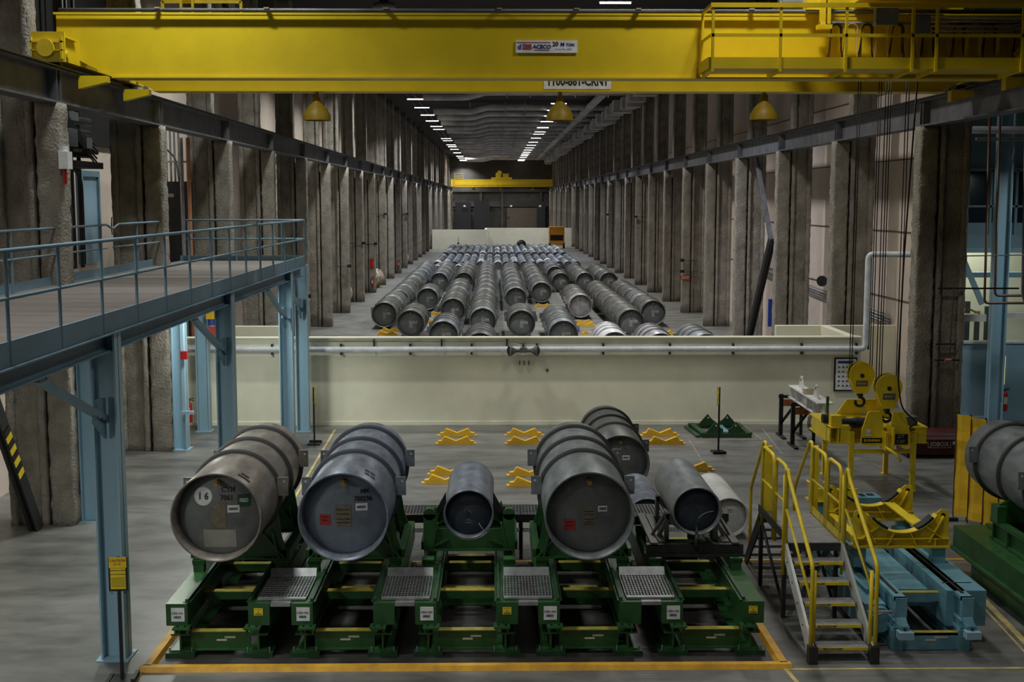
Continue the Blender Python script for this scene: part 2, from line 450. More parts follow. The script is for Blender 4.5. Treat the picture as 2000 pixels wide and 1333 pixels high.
# ------------------------------------------------------------------ storage cylinders
def shell_mb(n=72):
    return MB().lathe([(.3, .575), (0, .588), (0, .61), (.002, .612), (3.8, .612), (3.8, .588), (3.5, .575)], n)
def head_mb(n=72, y=.3, s=1):
    return MB().lathe([(y, .58), (y - .03 * s, .54), (y - .07 * s, .42), (y - .1 * s, .28), (y - .12 * s, .14), (y - .125 * s, .01)], n)
def ring_mb(y, n=72):
    return MB().lathe([(y, .605), (y, .665), (y + .05, .665), (y + .05, .605)], n)
def lug_mb(sx, y):
    b = MB(); x0 = .60 * sx; x1 = .755 * sx
    poly = [(x0, -.01), (x1, -.01), (x1, .26), (x0, .26)]
    if sx < 0: poly = poly[::-1]
    b.prism(poly, 'y', y, y + .03)
    b.mi(1).cyl((.70 * sx, y - .002, .2), (.70 * sx, y + .032, .2), .018, 10)
    return b
def big_cyl(body, head, n=72, front=True, ring=None):
    t = thing('gas_cylinder', 'x', 'cylinder')
    shell_mb(n).build('shell', body, t)
    head_mb(n).build('front_head', head, t)
    head_mb(n, 3.5, -1).build('rear_head', head, t)
    for y in (1.33, 2.3, 3.26): ring_mb(y, n).build('stiffening_ring', ring or body, t)
    for sx in (-1, 1):
        for y in (1.3, 3.24): lug_mb(sx, y).build('lifting_lug', [body, 'beige'], t)
    if front:
        b = MB().cyl((0, .26, .45), (0, .13, .45), .035, 12).cyl((0, .16, .45), (0, .05, .45), .024, 12).cyl((0, .06, .45), (0, .035, .45), .034, 6)
        b.build('valve', 'brass', t)
    return t
def head_y(z=0, x=0):  # y of the head's face at a radius
    r = math.hypot(x, z)
    P = [(.01, .175), (.14, .18), (.28, .2), (.42, .23), (.54, .27), (.58, .3)]
    for (a, ya), (b2, yb) in zip(P, P[1:]):
        if r <= b2: return ya + (yb - ya) * max(0, r - a) / (b2 - a)
    return .3
def sticker(t, name, x, z, w, h, mats, draw=None, lift=.006, label=None, disc=False):
    """a thin label following the domed head; x z are its centre"""
    b = MB(); n = 6
    for q in range(2):
        if disc:
            vs = [(x, -q * .002, z)]
            for rr in (.5, 1.0):
                vs += [(x + w / 2 * rr * math.cos(k * math.pi / 16), -q * .002, z + w / 2 * rr * math.sin(k * math.pi / 16)) for k in range(32)]
            fs = [(0, 1 + (k + 1) % 32, 1 + k) for k in range(32)] + [(1 + k, 1 + (k + 1) % 32, 33 + (k + 1) % 32, 33 + k) for k in range(32)]
        else:
            vs = [(x - w / 2 + w * i / n, -q * .002, z - h / 2 + h * j / n) for j in range(n + 1) for i in range(n + 1)]
            fs = [(j * (n + 1) + i, j * (n + 1) + i + 1, (j + 1) * (n + 1) + i + 1, (j + 1) * (n + 1) + i) for j in range(n) for i in range(n)]
        b.add(vs, fs)
    if draw: draw(b, x, -.006, z)
    b.v = [(vx, head_y(vz, vx) - lift + vy, vz) for vx, vy, vz in b.v]
    o = b.build(name, mats, t)
    if label: o['label'] = label
    return o
def marks(b, x, y, z, w, h, n=6):
    for k in range(n):
        xx = x - w / 2 + w * k / n
        b.box(xx, xx + w / n * .6, y, y + .001, z - h / 2 * (1 if k % 2 else .6), z + h / 2)
def barcode(b, x, y, z, w=.09, h=.03):
    b.mi(1); xx = x - w / 2; rnd = random.Random(3)
    while xx < x + w / 2:
        ww = rnd.choice((.004, .007, .01)); b.box(xx, xx + ww, y, y + .001, z - h / 2, z + h / 2); xx += ww + rnd.choice((.004, .006))

# the four large cylinders on the near stands
t = big_cyl('cyl_brown', 'head_dark', 96, ring='ring_shaded'); t.location = (-3.76, 16.22, 1.95)
t['label'] = 'brownish grey ringed cylinder with a round number 16 sticker and green FEED label'
sticker(t, 'number_sticker', -.21, .25, .25, .25, ['white', 'print'], lambda b, x, y, z: b.mi(1).text('1 6', .13, (x, y, z), sx=.9, font_off=.004), disc=True)
sticker(t, 'feed_label', .34, .19, .17, .17, ['green_label', 'white'], lambda b, x, y, z: b.mi(1).text('FEED', .07, (x, y, z), sx=.75, font_off=.001))
sticker(t, 'barcode_label', .2, .08, .16, .1, ['white', 'print'], lambda b, x, y, z: barcode(b, x, y, z, .12, .035))
def stencil(t, lines):
    b = MB()
    for txt, sz, x, z in lines: b.text(txt, sz, (x, -.008, z), sx=.9, font_off=.003)
    b.v = [(vx, head_y(vz, vx) + vy, vz) for vx, vy, vz in b.v]
    return b.build('stencil_number', 'print', t)
stencil(t, [('CYM', .1, .13, .34), ('7061', .1, .11, .23)])
sticker(t, 'nameplate', .0, .0, .2, .36, ['plate'])
sticker(t, 'paint_patch', 0, -.34, .44, .26, ['stain'], lift=.004)
b = MB()
for k, (a, dy) in enumerate(((24, .1), (30, .1), (26, .22))):
    an = R(a + 8); x, z = math.sin(an) * .616, math.cos(an) * .616
    b.bar((x - .06 * math.cos(an), .1 + dy, z + .06 * math.sin(an)), (x + .06 * math.cos(an), .1 + dy, z - .06 * math.sin(an)), .07, .002, (math.sin(an), 0, math.cos(an)))
b.build('faded_lettering', 'print', t)

t = big_cyl('cyl_blue', 'head_blue', 96, ring='ring_blue_shaded'); t.location = (-2.05, 16.22, 1.95)
t['label'] = 'bluish grey ringed cylinder on the second green stand, stencilled 700296, with a red label'
sticker(t, 'red_label', -.27, -.08, .15, .15, ['red_label', 'black'], lambda b, x, y, z: [b.mi(1), marks(b, x, y, z + .04, .1, .02), marks(b, x, y, z - .01, .09, .02)])
sticker(t, 'nameplate', -.02, -.02, .22, .3, ['plate', 'print'], lambda b, x, y, z: [b.mi(1).box(x - .09, x + .09, y, y + .001, z + d, z + d + .012) for d in (-.1, -.05, .02, .08)])
sticker(t, 'barcode_label', .23, .1, .16, .1, ['white', 'print'], lambda b, x, y, z: barcode(b, x, y, z, .12, .035))
stencil(t, [('700296', .09, .25, .21), ('MM', .08, .27, .31)])
b = MB()
for a, dy in ((28, .3), (36, .3), (30, .14), (38, .14)):
    an = R(a); x, z = math.sin(an) * .616, math.cos(an) * .616
    b.bar((x, .1 + dy, z), (x, .18 + dy, z), .07, .002, (math.sin(an), 0, math.cos(an)))
b.build('faded_lettering', 'faint_print', t)

t = big_cyl('cyl_grey', 'head_dark', 96, ring='ring_shaded'); t.location = (1.28, 16.24, 1.95)
t['label'] = 'large grey cylinder with three dark rings on the fourth green stand'
sticker(t, 'red_label', -.26, -.17, .15, .15, ['red_label', 'black'], lambda b, x, y, z: [b.mi(1), marks(b, x, y, z + .04, .1, .02), marks(b, x, y, z - .01, .09, .02)])
sticker(t, 'nameplate', .01, -.04, .18, .28, ['plate', 'print'], lambda b, x, y, z: [b.mi(1).box(x - .07, x + .07, y, y + .001, z + d, z + d + .008) for d in (-.12, -.09, -.05, .02, .06)])
sticker(t, 'barcode_label', .19, .06, .13, .08, ['white', 'print'], lambda b, x, y, z: barcode(b, x, y, z, .09, .035))

t = big_cyl('cyl_dark', 'head_dark', 72, ring='ring_shaded'); t.location = (2.64, 25.3, .7)
t['label'] = 'dark grey ringed cylinder on the floor directly behind the fourth stand'
sticker(t, 'barcode_label', .13, .1, .16, .1, ['white', 'print'], lambda b, x, y, z: barcode(b, x, y, z, .12, .035))

t = big_cyl('cyl_grey', 'head_dark', 96, ring='ring_shaded'); t.location = (8.66, 16.8, 1.86)
t['label'] = 'large grey ringed cylinder cut by the right edge beside the yellow vinyl curtain'

def small_cyl(body, head, name='gas_cylinder', n=64, r=.375, L=2.07, valve=None):
    t = thing(name, 'x', 'cylinder')
    MB().lathe([(.2, r - .03), (0, r - .02), (0, r), (.02, r + .004), (.05, r), (L - .05, r), (L, r + .003), (L, r - .02), (L - .2, r - .03)], n).build('shell', body, t)
    MB().lathe([(.2, r - .02), (.15, r * .9), (.11, r * .7), (.09, r * .4), (.085, .01)], n).build('front_head', head, t)
    MB().lathe([(L - .2, r - .02), (L - .15, r * .9), (L - .11, r * .7), (L - .085, .01)], n).build('rear_head', head, t)
    return t
t = small_cyl('cyl_blue', 'head_navy', r=.38); t.location = (-.4, 18.2, 1.47)
t['label'] = 'small smooth blue grey cylinder resting alone on the middle green stand'
b = MB()
for p in ([(-.09, .1), (-.06, .02), (-.04, .09), (-.02, .03)], [(0, .06), (.03, .0), (.06, .05), (.02, -.02)], [(-.08, -.12), (0, -.1), (.05, -.13), (.09, -.11)], [(-.06, -.16), (.0, -.14), (.06, -.17)]):
    b.tube([(x, .1 - .02 + abs(x) * .1 + abs(z) * .05, z) for x, z in p], .003, 4)
b.build('chalk_mark', 'stain', t)
b = MB().tube([(.15, .07, -.15), (.22, .05, -.25), (.26, .02, -.35), (.27, -.01, -.43)], .004, 5)
b.build('seal_wire', 'beige', t)
t = small_cyl('cyl_grey', 'head_navy', r=.36); t.location = (2.97, 17.6, 1.66)
t['label'] = 'dark blue grey cylinder lying on a grey steel cradle on the fifth stand'
b = MB().tube([(.0, .1, -.2), (.0, .03, -.28), (-.01, -.04, -.33)], .018, 8).tube([(-.01, -.04, -.33), (-.02, -.06, -.45), (0, -.05, -.58)], .028, 8)
b.cyl((0, .1, -.17), (0, .04, -.15), .014, 8)
b.build('valve', 'steel_dark', t)
MB().tube([(.02, .06, -.12), (.08, .05, -.06), (.16, .05, -.02), (.25, .06, -.01)], .004, 5).build('seal_wire', 'beige', t)
t = small_cyl('cyl_blue', 'head_blue', r=.38); t.location = (2.78, 21.9, .42)
t['label'] = 'scuffed blue grey cylinder on the floor between the fourth and fifth stands'
for y in (.5, 1.0): MB().lathe([(y, .37), (y, .385), (y + .03, .385), (y + .03, .37)], 48).build('hoop', 'cyl_blue', t)
t = small_cyl('cyl_white', 'cyl_white', r=.37); t.location = (4.3, 22.0, .41)
t['label'] = 'white painted cylinder on the floor behind the dark cylinder on the fifth stand'
b = MB().cyl((-.05, .11, -.25), (-.05, .03, -.25), .02, 10).tube([(-.05, .05, -.25), (-.06, .04, -.33)], .015, 6)
b.build('valve', 'steel_dark', t)
b = MB(); marks(b, .03, .085, .12, .1, .02, 5); marks(b, .03, .085, .08, .08, .012, 6); b.build('lettering', 'faint_print', t)

# rows on the floor behind the partition: (x, first y, count, first cylinder's look)
CX = [-5.35, -3.78, -2.1, -.55, 1.2, 2.82, 4.5, 6.17, 7.8]
protos = {}
def stored(x, y, body, head, front, label, group=None):
    k = (body, head, front)
    if k not in protos:
        t = big_cyl(body, head, 44, front, ring='cyl_dark' if body != 'cyl_white' else 'cyl_silver')
        if front:
            sticker(t, 'nameplate', .0, -.05, .16, .3, ['stain'])
            sticker(t, 'barcode_label', .2, .05, .16, .1, ['beige', 'print'], lambda b, x, y, z: barcode(b, x, y, z, .1, .05))
        protos[k] = t
    else:
        t = copy_tree(protos[k])
    t.location = (x, y, .705)
    t['label'] = label
    if group: t['group'] = group
    return t
ordw = ['first', 'second', 'third', 'fourth', 'fifth', 'sixth', 'seventh', 'eighth', 'ninth']
runs = [  # column, y start, count, body of the first, description of the first
    (0, 59.2, 10, 'cyl_dark', 'dark cylinder heading the long leftmost row behind the partition'),
    (1, 54.9, 1, 'cyl_dark', 'dark faced cylinder standing forward between the first two rows, beside yellow saddles'),
    (1, 68.9, 1, 'cyl_grey', 'single dark faced cylinder lying alone halfway along the second row'),
    (1, 83.7, 4, 'cyl_blue', 'far dark faced cylinder heading the back half of the second row'),
    (2, 49.9, 1, 'cyl_grey', 'cylinder in the third row cut off by the partition top'),
    (2, 61.5, 4, 'cyl_dark', 'cylinder heading the third row just behind the cut off one'),
    (2, 83.9, 4, 'cyl_dark', 'far cylinder heading the back half of the third row'),
    (3, 45.4, 1, 'cyl_dark', 'ringed cylinder in the fourth row, only its top seen over the partition'),
    (3, 56.0, 11, 'cyl_grey', 'cylinder heading the fourth row'),
    (4, 39.6, 1, 'cyl_grey', 'cylinder almost hidden by the partition, a sliver of its top showing'),
    (4, 54.8, 1, 'cyl_dark', 'whole dark faced cylinder standing forward in the middle of the fifth row'),
    (4, 69.3, 7, 'cyl_grey', 'cylinder heading the fifth row behind a gap'),
    (5, 50.1, 2, 'cyl_grey', 'cylinder at the front of the sixth row, its lower half behind the partition'),
    (5, 73.8, 6, 'cyl_grey', 'cylinder heading the sixth row with bare floor and yellow saddles before it'),
    (6, 45.7, 1, 'cyl_white', 'whitest ringed cylinder showing only its top over the partition'),
    (6, 64.1, 2, 'cyl_silver', 'light grey faced cylinder with a pale round head in the seventh row'),
    (6, 83.3, 1, 'cyl_dark', 'dark cylinder behind the pale headed one in the seventh row'),
    (6, 91.6, 2, 'cyl_grey', 'far cylinder heading the back of the seventh row'),
    (7, 45.2, 1, 'cyl_silver', 'silvery ringed cylinder showing its top over the partition next to the whitest'),
    (7, 55.2, 5, 'cyl_dark', 'dark faced cylinder heading the eighth row'),
    (7, 83.8, 3, 'cyl_grey', 'far cylinder heading the back of the eighth row'),
    (8, 44.9, 1, 'cyl_grey', 'cylinder with black rings at the partition, nearest the braced column'),
    (8, 60.1, 4, 'cyl_dark', 'cylinder heading the outermost right row'),
    (8, 83.8, 3, 'cyl_dark', 'far cylinder heading the back of the outermost right row'),
]
rnd = random.Random(5)
for ci, y0, n, body, desc in runs:
    hd = 'cyl_silver' if 'pale round head' in desc else 'head_dark'
    stored(CX[ci], y0, body, hd, True, desc)
    for k in range(1, n):
        y = y0 + 4.07 * k
        bd = rnd.choice(['cyl_dark', 'cyl_grey', 'cyl_grey', 'cyl_blue']) if y > 72 else rnd.choice(['cyl_dark', 'cyl_dark', 'cyl_grey'])
        g = 'followers in the %s storage row' % ordw[ci]
        stored(CX[ci] + rnd.uniform(-.04, .04), y, bd, 'head_dark', False, 'ringed cylinder stacked behind others in the %s storage row from the left' % ordw[ci], g)
# the block of smaller cylinders far behind
def tiny(body, head):
    r = .375; L = 2.07
    b = MB().lathe([(.15, r - .02), (0, r - .02), (0, r), (L, r), (L - .1, r * .8), (L - .05, .01)], 18)
    for y in (.45, 1.0, 1.55): b.lathe([(y, r - .01), (y, r + .015), (y + .04, r + .015), (y + .04, r - .01)], 18)
    b.mi(1).lathe([(.15, r - .02), (.1, .2), (.08, .01)], 18)
    return b.build('gas_cylinder', [body, head])
tp = {}
for blk, y0, nrow in (('nearer', 110.6, 7), ('farther', 131.0, 10)):
    for j in range(nrow):
        for i in range(17):
            c = rnd.choice(['cyl_grey', 'cyl_grey', 'cyl_blue', 'cyl_grey', 'cyl_dark', 'cyl_dark', 'cyl_blue', 'cyl_grey', 'cyl_silver', 'cyl_dark', 'cyl_blue', 'cyl_white'])
            if c not in tp: tp[c] = tiny(c, 'head_dark'); o = tp[c]
            else: o = tp[c].copy(); col.objects.link(o)
            o.location = (-5.2 + i * .785 + rnd.uniform(-.02, .02), y0 + j * 2.38 + rnd.uniform(-.1, .1), .4)
            word = {'cyl_grey': 'grey', 'cyl_blue': 'blue grey', 'cyl_silver': 'silvery', 'cyl_dark': 'dark', 'cyl_white': 'white'}[c]
            tag(o, 'small %s cylinder in the %s part of the distant dense block' % (word, blk), 'cylinder', 'small %s cylinders, %s far block' % (word, blk))
for (x, y, c) in [(-4.9, 103.5, 'cyl_white'), (-4.85, 106, 'cyl_grey'), (-4.6, 108.3, 'cyl_blue'), (-3.1, 104, 'cyl_white'), (-3.0, 106.8, 'cyl_blue'), (5.4, 104, 'cyl_grey'), (5.3, 107, 'cyl_blue'), (7.0, 100, 'cyl_grey'), (7.0, 103, 'cyl_grey'), (7.1, 106, 'cyl_blue'), (8.6, 101, 'cyl_grey'), (8.5, 104, 'cyl_blue')]:
    o = tp[c].copy(); col.objects.link(o); o.location = (x, y, .4)
    word = {'cyl_grey': 'grey', 'cyl_blue': 'blue grey', 'cyl_white': 'white'}[c]
    tag(o, 'small %s cylinder filling the gap behind the large ringed rows' % word, 'cylinder', 'small %s gap cylinders' % word)
# rusty drums lying between the columns on the left
drum0 = None
for k, (x, y, l) in enumerate([(-9.1, 64.2, 'rust streaked white drum lying between columns, nearest the mezzanine'), (-9.1, 71.6, 'white drum with an open rusty end lying by the second gap'), (-9.1, 79.0, 'rusty white drum with brown bands standing by the third gap'),
                               (-8.9, 86.9, 'white drum lying by the columns beside a red extinguisher'), (-8.9, 94.2, 'bright white drum lying by the columns'), (-8.9, 117, 'farthest white drum by the left columns')]):
    if drum0 is None:
        o = thing('drum', l, 'drum')
        MB().lathe([(.2, .52), (0, .55), (0, .6), (1.9, .6), (1.9, .55), (1.75, .5), (1.72, .01)], 40).build('shell', 'rusty_white', o)
        for y2 in (.3, 1.1, 1.5): MB().lathe([(y2, .59), (y2, .64), (y2 + .06, .64), (y2 + .06, .59)], 40).build('hoop', 'rusty_white', o)
        MB().lathe([(.2, .55), (.15, .3), (.14, .01)], 40).build('end_plate', 'rusty_white', o)
        MB().box(-.4, .4, .3, .4, -.72, -.5).box(-.4, .4, 1.4, 1.5, -.72, -.5).build('skid', 'saddle_yellow', o)
        drum0 = o
    else:
        o = copy_tree(drum0)
        o['label'] = l
    o.location = (x, y, .72); o.rotation_euler = (0, 0, R((12, 0, 10, -10, 5, 0)[k]))

# ------------------------------------------------------------------ yellow floor saddles
def saddle_proto():
    p = [(-.52, 0), (.52, 0), (.52, .03), (.45, .03), (.45, .09), (.36, .10), (.30, .2), (.27, .2), (.0, .09), (-.27, .2), (-.30, .2), (-.36, .10), (-.45, .09), (-.45, .03), (-.52, .03)]
    return MB().prism(p, 'y', -.07, .07).build('floor_saddle', 'saddle_yellow')
sp = None
sad = [(-1.0, 30.98, 'behind the small cylinder, front of the left pair'), (-1.0, 32.09, 'behind the small cylinder, back of the left pair'),
       (.77, 30.96, 'front of the pair left of the large grey cylinder top'), (.77, 32.08, 'back of the pair left of the large grey cylinder top'),
       (4.36, 30.9, 'front of the pair right of the dark floor cylinder'), (4.36, 32.0, 'back of the pair right of the dark floor cylinder'),
       (-1.1, 26.58, 'front of the pair half hidden by the small cylinder'), (-1.02, 27.45, 'back of the pair half hidden by the small cylinder'),
       (.77, 26.31, 'front of the pair half hidden by the fourth stand cylinder'), (.78, 27.31, 'back of the pair half hidden by the fourth stand cylinder'),
       (-2.1, 23.5, 'peeping out between the second and third stands'), (4.55, 27.8, 'peeping out behind the dark cylinder on the fifth stand'),
       (-5.0, 56.7, 'in the storage aisle in front of the leftmost row'), (-5.0, 58.2, 'second in the storage aisle before the leftmost row'),
       (-3.0, 62.5, 'beyond the partition between second and third rows'), (-3.1, 66.8, 'just before the lone second row cylinder'),
       (2.82, 71.9, 'before the sixth row, beyond the partition'), (4.5, 60.6, 'before the pale headed cylinder'), (4.5, 62.0, 'before the pale headed cylinder, closer to it'),
       (4.5, 56.8, 'beyond the white ringed cylinder'), (7.9, 56.8, 'beyond the cylinder with black rings')]
for x, y, l in sad:
    if sp is None: sp = saddle_proto(); o = sp
    else: o = sp.copy(); col.objects.link(o)
    o.location = (x, y, 0); tag(o, 'yellow steel floor saddle ' + l, 'saddle', 'yellow floor saddles')

# ------------------------------------------------------------------ green stands
def stand(xc, label, num):
    t = thing('cylinder_stand', label, 'stand', (xc, 16.2, 0), group='green roller stands in the front row')
    W = .7
    for s in (-1, 1):
        o = -.29 * s  # inner direction
        x0, x1 = sorted((W * s, W * s + o))
        b = MB().box(x0, x1, 0, 4.3, .46, .765)
        rb = b.build('side_beam', 'green', t)
        xi = (W - .27) * s
        MB().box(xi - .02, xi + .02, .06, 4.2, .765, .81).box(xi - .05, xi + .05, .05, 4.22, .763, .772).build('roller_rail', 'dark_green', t)
        # bolted bracket under the nose
        xb = (W - .22) * s
        b = MB().box(xb - .11, xb + .11, -.14, .05, .44, .465)
        b.mi(1).cyl((xb - .05, -.07, .465), (xb - .05, -.07, .49), .014, 6).cyl((xb + .05, -.07, .465), (xb + .05, -.07, .49), .014, 6)
        b.mi(0).box(xb - .09, xb - .07, -.1, .05, .38, .44).box(xb + .07, xb + .09, -.1, .05, .38, .44)
        b.build('bracket', ['green', 'steel_dark'], t)
        xp = (W - .17) * s
        # lower I beam, posts and feet
        b = MB().box(xp - .13, xp + .13, .05, 4.2, .30, .325).box(xp - .13, xp + .13, .05, 4.2, .07, .095).box(xp - .012, xp + .012, .05, 4.2, .09, .3)
        b.build('lower_beam', 'green', t)
        for y in (.1, 2.0, 4.0):
            b = MB().box(xp - .012, xp + .012, y, y + .22, .32, .47)
            b.prism([(xp - .1, .325), (xp + .1, .325), (xp + .05, .47), (xp - .05, .47)], 'y', y + .2, y + .22)
            b.prism([(y - .02, .325), (y + .22, .325), (y + .22, .47), (y + .08, .47)], 'x', xp - .012, xp + .012)
            b.build('pedestal', 'green', t)
            b = MB().box(xp - .2, xp + .2, y - .1, y + .2, .0, .07)
            b.mi(1)
            for dx in (-.15, .15): b.cyl((xp + dx, y - .04, .07), (xp + dx, y - .04, .13), .012, 6)
            b.build('foot_plate', ['dark_green', 'galv'], t)
        # roller posts carrying the cradle
        for y in (1.45, 3.2):
            xq = (W - .1) * s
            b = MB().box(xq - .075, xq + .075, y, y + .16, .76, .92).box(xq - .09, xq + .09, y - .02, y + .18, .92, .94)
            b.cyl((xq - .09, y + .05, .9), (xq + .09, y + .05, .9), .05, 14)
            b.build('roller_post', 'green', t)
    for k, (y, z) in enumerate(((.95, .62), (2.3, .62), (3.6, .62))):
        b = MB().box(-.42, .42, y, y + .12, z - .11, z); b.mi(1).box(-.41, .41, y, y + .12, z, z + .008)
        b.build('cross_beam', ['green', 'green_top_yellow'], t)
    for k, y in enumerate((.15, 2.0, 3.7)):
        b = MB().box(-.41, .41, y, y + .02, .07, .31).box(-.41, .41, y - .05, y + .07, .07, .085).box(-.41, .41, y - .02, y + .1, .31, .325)
        b.mi(1).box(-.4, .4, y - .02, y + .1, .325, .332)
        if k == 0: b.mi(2).box(-.06, .08, y - .004, y, .19, .215).box(.05, .2, y - .004, y, .23, .255)
        b.build('lower_cross_beam', ['green', 'green_top_yellow', 'beige'], t)
    b = MB().box(-.55 - .08, -.55 + .1, -.006, 0, .52, .71)
    b.mi(1).text('CRD-N%d' % num, .044, (-.545, -.009, .635), font_off=.001); barcode(b, -.545, -.009, .58, .1, .035)
    o = b.build('white_tag', ['white', 'print'], t); o['label'] = 'white tag reading CRD-N%d with barcode' % num
    if num in (1, 3, 5):
        b = MB().box(.49, .61, -.006, 0, .6, .7); b.mi(1).text('CAUTION', .02, (.55, -.009, .685)).cyl((.55, -.007, .65), (.55, -.01, .65), .012, 3).box(.505, .595, -.009, -.007, .615, .625)
        b.build('caution_label', ['yellow_paint', 'print'], t)
    return t
SX = [-3.765, -2.07, -.39, 1.29, 2.97]
for i, x in enumerate(SX):
    stand(x, 'green steel roller stand tagged CRD-N%d' % (i + 1), i + 1)

# cradles on the stands
def cradle(xc, y0, gap, m, label, r, zc, w=.68):
    t = thing('cylinder_cradle', label, 'cradle', (xc, 0, 0))
    for k, y in enumerate((y0, y0 + gap)):
        zb = .945; top = zc - r * math.cos(R(58)) + .0
        poly = [(w, zb), (w, zb + .07), (w - .03, zb + .42)]
        a1 = arc(0, zc, r, -40, -90, 8)
        right = [(x, z) for x, z in a1]
        pts = [(-w, zb + .12), (-w, zb), (w, zb), (w, zb + .12), (w - .06, zb + .3), (w - .12, zc - r * .52)]
        A = [(px, pz) for px, pz in arc(0, zc, r, -32, -148, 18)]
        poly = pts + A + [(-w + .12, zc - r * .52), (-w + .06, zb + .3)]
        b = MB().prism(poly, 'y', y, y + .03)
        b.box(-w, w, y - .09, y + .12, zb, zb + .02)
        for s in (-1, 1):
            b.bar((s * (w - .1), y - .02, zb), (s * (w - .2), y - .02, zb + .42), .03, .1, (0, 1, 0))
            b.bar((s * (w - .03), y - .02, zb + .02), (s * .3, y - .02, max(zb + .1, zc - r * .93)), .025, .08, (0, 1, 0))
        b.build('saddle_plate', m, t)
    for s in (-1, 1):
        MB().box(s * w - .05, s * w + .05, y0, y0 + gap, zb, zb + .12).build('side_rail', m, t)
    return t
cradle(SX[0], 17.74, 1.5, 'green', 'green saddle cradle under the brownish number 16 cylinder', .614, 1.95)
cradle(SX[1], 17.74, 1.5, 'green', 'green saddle cradle under the bluish grey cylinder', .614, 1.95)
cradle(SX[3], 17.74, 1.5, 'green', 'green saddle cradle under the large grey ringed cylinder', .614, 1.95)
t = cradle(SX[2], 18.15, 1.3, 'green', 'open green saddle cradle under the small smooth cylinder', .382, 1.47)
for s in (-1, 1):
    MB().box(s * .6 - .09, s * .6 + .09, 18.1, 18.2, .95, 1.5).cyl((s * .6, 18.1, 1.5), (s * .6, 18.2, 1.5), .09, 20).build('end_post', 'green', t)
    MB().prism([(s * .5, 1.52), (s * .5, 1.45), (s * .36, 1.5), (s * .36, 1.78)][::s], 'y', 18.35, 18.4).build('rest_pad', 'black', t)
# grey steel cradle of the fifth stand
t = thing('cylinder_cradle', 'grey steel frame cradle under the dark cylinder on the fifth stand', 'cradle', (SX[4], 0, 0))
MB().box(-.72, .72, 17.75, 17.87, .98, 1.12).box(-.74, .74, 17.7, 17.9, .945, .98).build('front_bar', 'steel_dark', t)
MB().box(-.72, .72, 19.4, 19.52, .98, 1.12).build('rear_bar', 'steel_dark', t)
for s in (-1, 1):
    MB().box(*sorted((s * .66, s * .55)), 17.75, 19.5, 1.1, 1.15).build('side_rail', 'steel_cradle', t)
    MB().box(*sorted((s * .53, s * .42)), 17.85, 19.5, 1.1, 1.14).build('side_rail', 'steel_cradle', t)
    MB().bar((s * .5, 18.16, 1.12), (s * .36, 18.16, 1.42), .05, .06, (0, 1, 0)).bar((s * .6, 18.2, 1.12), (s * .38, 18.2, 1.5), .04, .05, (0, 1, 0)).build('brace', 'steel_cradle', t)
A = arc(0, 1.66, .365, -25, -155, 20); B = arc(0, 1.66, .44, -155, -25, 20)
for y in (18.1, 19.2): MB().prism(A + B, 'y', y, y + .12).box(-.4, -.34, y, y + .1, 1.1, 1.5).box(.34, .4, y, y + .1, 1.1, 1.5).box(-.05, .05, y, y + .1, 1.1, 1.25).build('saddle_band', 'steel_cradle', t)

# gratings
def grating(x0, x1, y0, y1, z, nx, ny, mb, th=.008):
    for i in range(nx + 1):
        x = x0 + (x1 - x0) * i / nx; mb.box(x - th / 2, x + th / 2, y0, y1, z - .03, z)
    for j in range(ny + 1):
        y = y0 + (y1 - y0) * j / ny; mb.box(x0, x1, y - th / 2, y + th / 2, z - .012, z + .001)
for i in range(4):
    xm = (SX[i] + SX[i + 1]) / 2
    t = thing('bridge_grating', 'galvanised foot grating bridging the gap between stands N%d and N%d' % (i + 1, i + 2), 'grating', (0, 0, 0), group='gratings between the green stands')
    b = MB(); grating(xm - .33, xm + .33, 16.38, 17.3, .8, 15, 11, b, .011); b.build('grate', 'galv', t)
    MB().box(xm - .33, xm + .33, 16.3, 16.38, .775, .8).box(xm - .135, xm + .135, 16.2, 16.3, .72, .77).build('nosing', 'galv', t)
    b = MB().add([(xm - .33, 17.3, .8), (xm + .33, 17.3, .8), (xm + .33, 17.38, .9), (xm - .33, 17.38, .9), (xm - .33, 17.31, .79), (xm + .33, 17.31, .79), (xm + .33, 17.39, .9), (xm - .33, 17.39, .9)], [(0, 1, 2, 3), (7, 6, 5, 4), (0, 4, 5, 1), (3, 2, 6, 7), (1, 5, 6, 2), (0, 3, 7, 4)])
    b.build('toe_plate', 'galv', t)
t = thing('walkway', 'black framed grating walkway running behind the green stands', 'walkway', (0, 20.8, 0))
b = MB(); grating(-4.4, 4.0, 0, .65, .8, 150, 9, b); b.build('upper_grate', 'galv', t)
b = MB(); grating(-4.4, 4.0, .0, .2, .5, 150, 3, b); b.build('lower_grate', 'galv', t)
b = MB().box(-4.45, 4.05, -.03, 0, .66, .8).box(-4.45, 4.05, .65, .68, .66, .8)
for x in (-4.4, -2.9, -1.2, .45, 2.15, 4.0): b.box(x - .03, x + .03, 0, .05, 0, .78).box(x - .03, x + .03, .6, .65, 0, .78)
b.build('frame', 'steel_dark', t)

# yellow curb around the stands
pr = [(-.09, 0), (.09, 0), (.05, .06), (-.05, .06)]
o = struct('trim_2', MB().prism([(15.78 + a, z) for a, z in pr], 'x', -4.72, 3.95).prism([(-4.63 + a, z) for a, z in pr], 'y', 15.8, 20.7).prism([(3.86 + a, z) for a, z in pr], 'y', 15.8, 20.7), 'yellow_floor')
struct('trim_6', MB().box(-4.54, 3.77, 15.87, 20.55, 0, .004), 'stand_floor_dark')  # thin, darker mottled sheet over the floor inside the curb
struct('trim_3', MB().box(-4.7, 24, 20.62, 20.7, 0, .012), 'yellow_floor')
